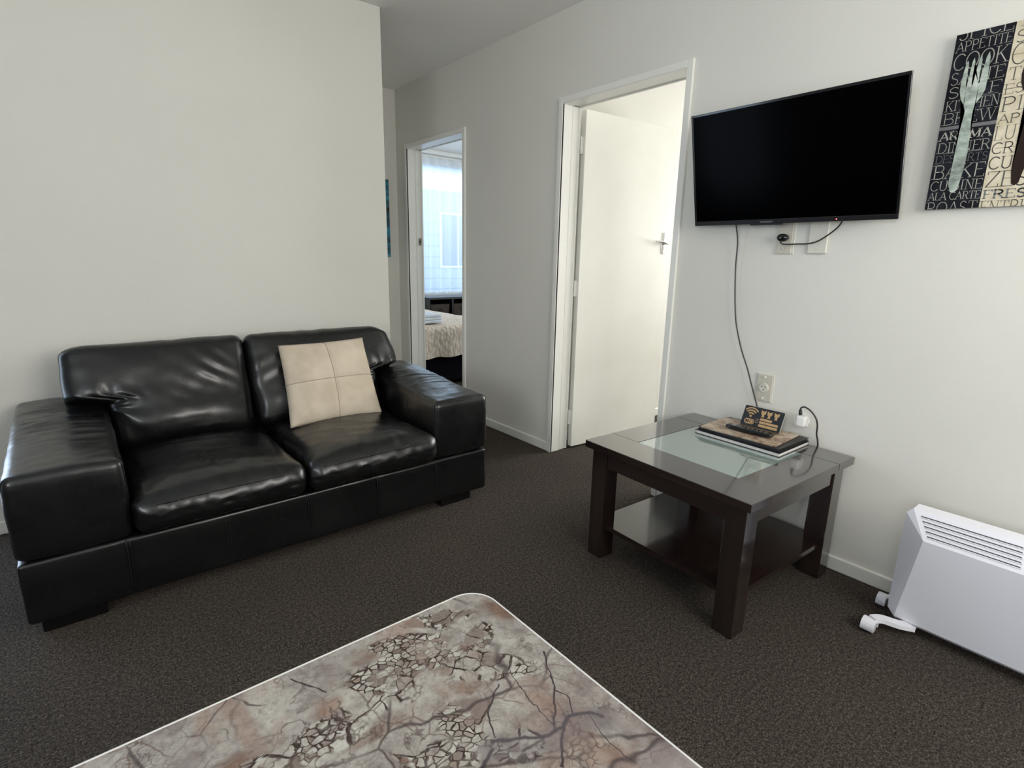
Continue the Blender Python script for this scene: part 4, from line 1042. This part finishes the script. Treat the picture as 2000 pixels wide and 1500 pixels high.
cu = thing('net_curtain', 'sheer pleated net curtain across the bedroom window', 'curtain', (1.7, 4.31, .70)); co = (1.7, 4.31, .70)
def fold(x, t): # t 0 top .. 1 bottom
    ph = x*2*PI/.150
    return .028*math.sin(ph+.6*math.sin(x*9))*(.55+.45*t)+.008*math.sin(x*31+t*2)*t
for nm, (z0, z1) in (('drape', (.690, 2.215)), ('pleat_tape', (2.215, 2.300))):
    bm = bmesh.new(); nx, nzv = 300, 16; g = {}
    for i in range(nx+1):
        x = .42+2.56*i/nx
        for j in range(nzv+1):
            z = z1+(z0-z1)*j/nzv; t = (2.3-z)/1.6
            g[i, j] = bm.verts.new((x+.006*math.sin(z*3+x*20)*t, 4.31+fold(x, t), z))
    for i in range(nx):
        for j in range(nzv): bm.faces.new((g[i, j], g[i+1, j], g[i+1, j+1], g[i, j+1]))
    obj(nm, bm, M_net if nm == 'drape' else M_tape, cu, co, True)
obj('hem', bx(.42, 2.98, 4.296, 4.300, .690, .70), mat('hem_white', (.75, .78, .8), .9), cu, co)
o = obj('curtain_rail', bx(.40, 3.0, 4.300, 4.325, 2.302, 2.322, bev=.003), M_trim, None, (1.7, 4.31, 2.302)); tag(o, 'white curtain rail above the net curtain', 'rail', (1.7, 4.31, 2.302))

# outside the bedroom window
gr = struct('ground_outside', bx(-4, 12, 4.6, 20, -.35, -.30), mat('concrete_path', (.60, .60, .58), .9))
nb = thing('neighbour_house', 'pale blue-grey house outside the bedroom window behind the net curtain', 'house', (3.6, 9.5, -.3)); no = (3.6, 9.5, -.3)
M_clad = mat('clad_blue', (.33, .43, .55), .7); M_glz = mat('window_glass', (.10, .16, .26), .15)
obj('wall', bx(-1, 9.5, 9.0, 9.2, -.3, 2.55), M_clad, nb, no)
obj('foundation', bx(-1, 9.5, 8.98, 9.0, -.3, .15), mat('foundation_blue', (.16, .21, .32), .8), nb, no)
for k in range(10): obj('weatherboard', bx(-1, 9.5, 8.975+.003, 9.0, .20+.235*k, .42+.235*k), M_clad, nb, no)
obj('fascia', bx(-1, 9.5, 8.45, 8.52, 2.55, 2.95), mat('fascia_white', (.8, .8, .78), .6), nb, no)
loft_bm = bmesh.new(); loft(loft_bm, [[(-1, 8.4, 2.95), (-1, 9.3, 2.95), (-1, 9.3, 3.9)], [(9.5, 8.4, 2.95), (9.5, 9.3, 2.95), (9.5, 9.3, 3.9)]]); obj('roof', loft_bm, mat('roof_grey', (.28, .33, .38), .7), nb, no)
for x in (3.0, 4.4, 5.8):
    wf = obj('window_frame', bx(x, x+.95, 8.95, 8.978, .9, 2.1), mat('frame_white', (.75, .75, .75), .5), nb, no)
    obj('pane', bx(x+.05, x+.45, 8.94, 8.95, .95, 2.05), M_glz, wf, no); obj('pane', bx(x+.5, x+.9, 8.94, 8.95, .95, 2.05), M_glz, wf, no)
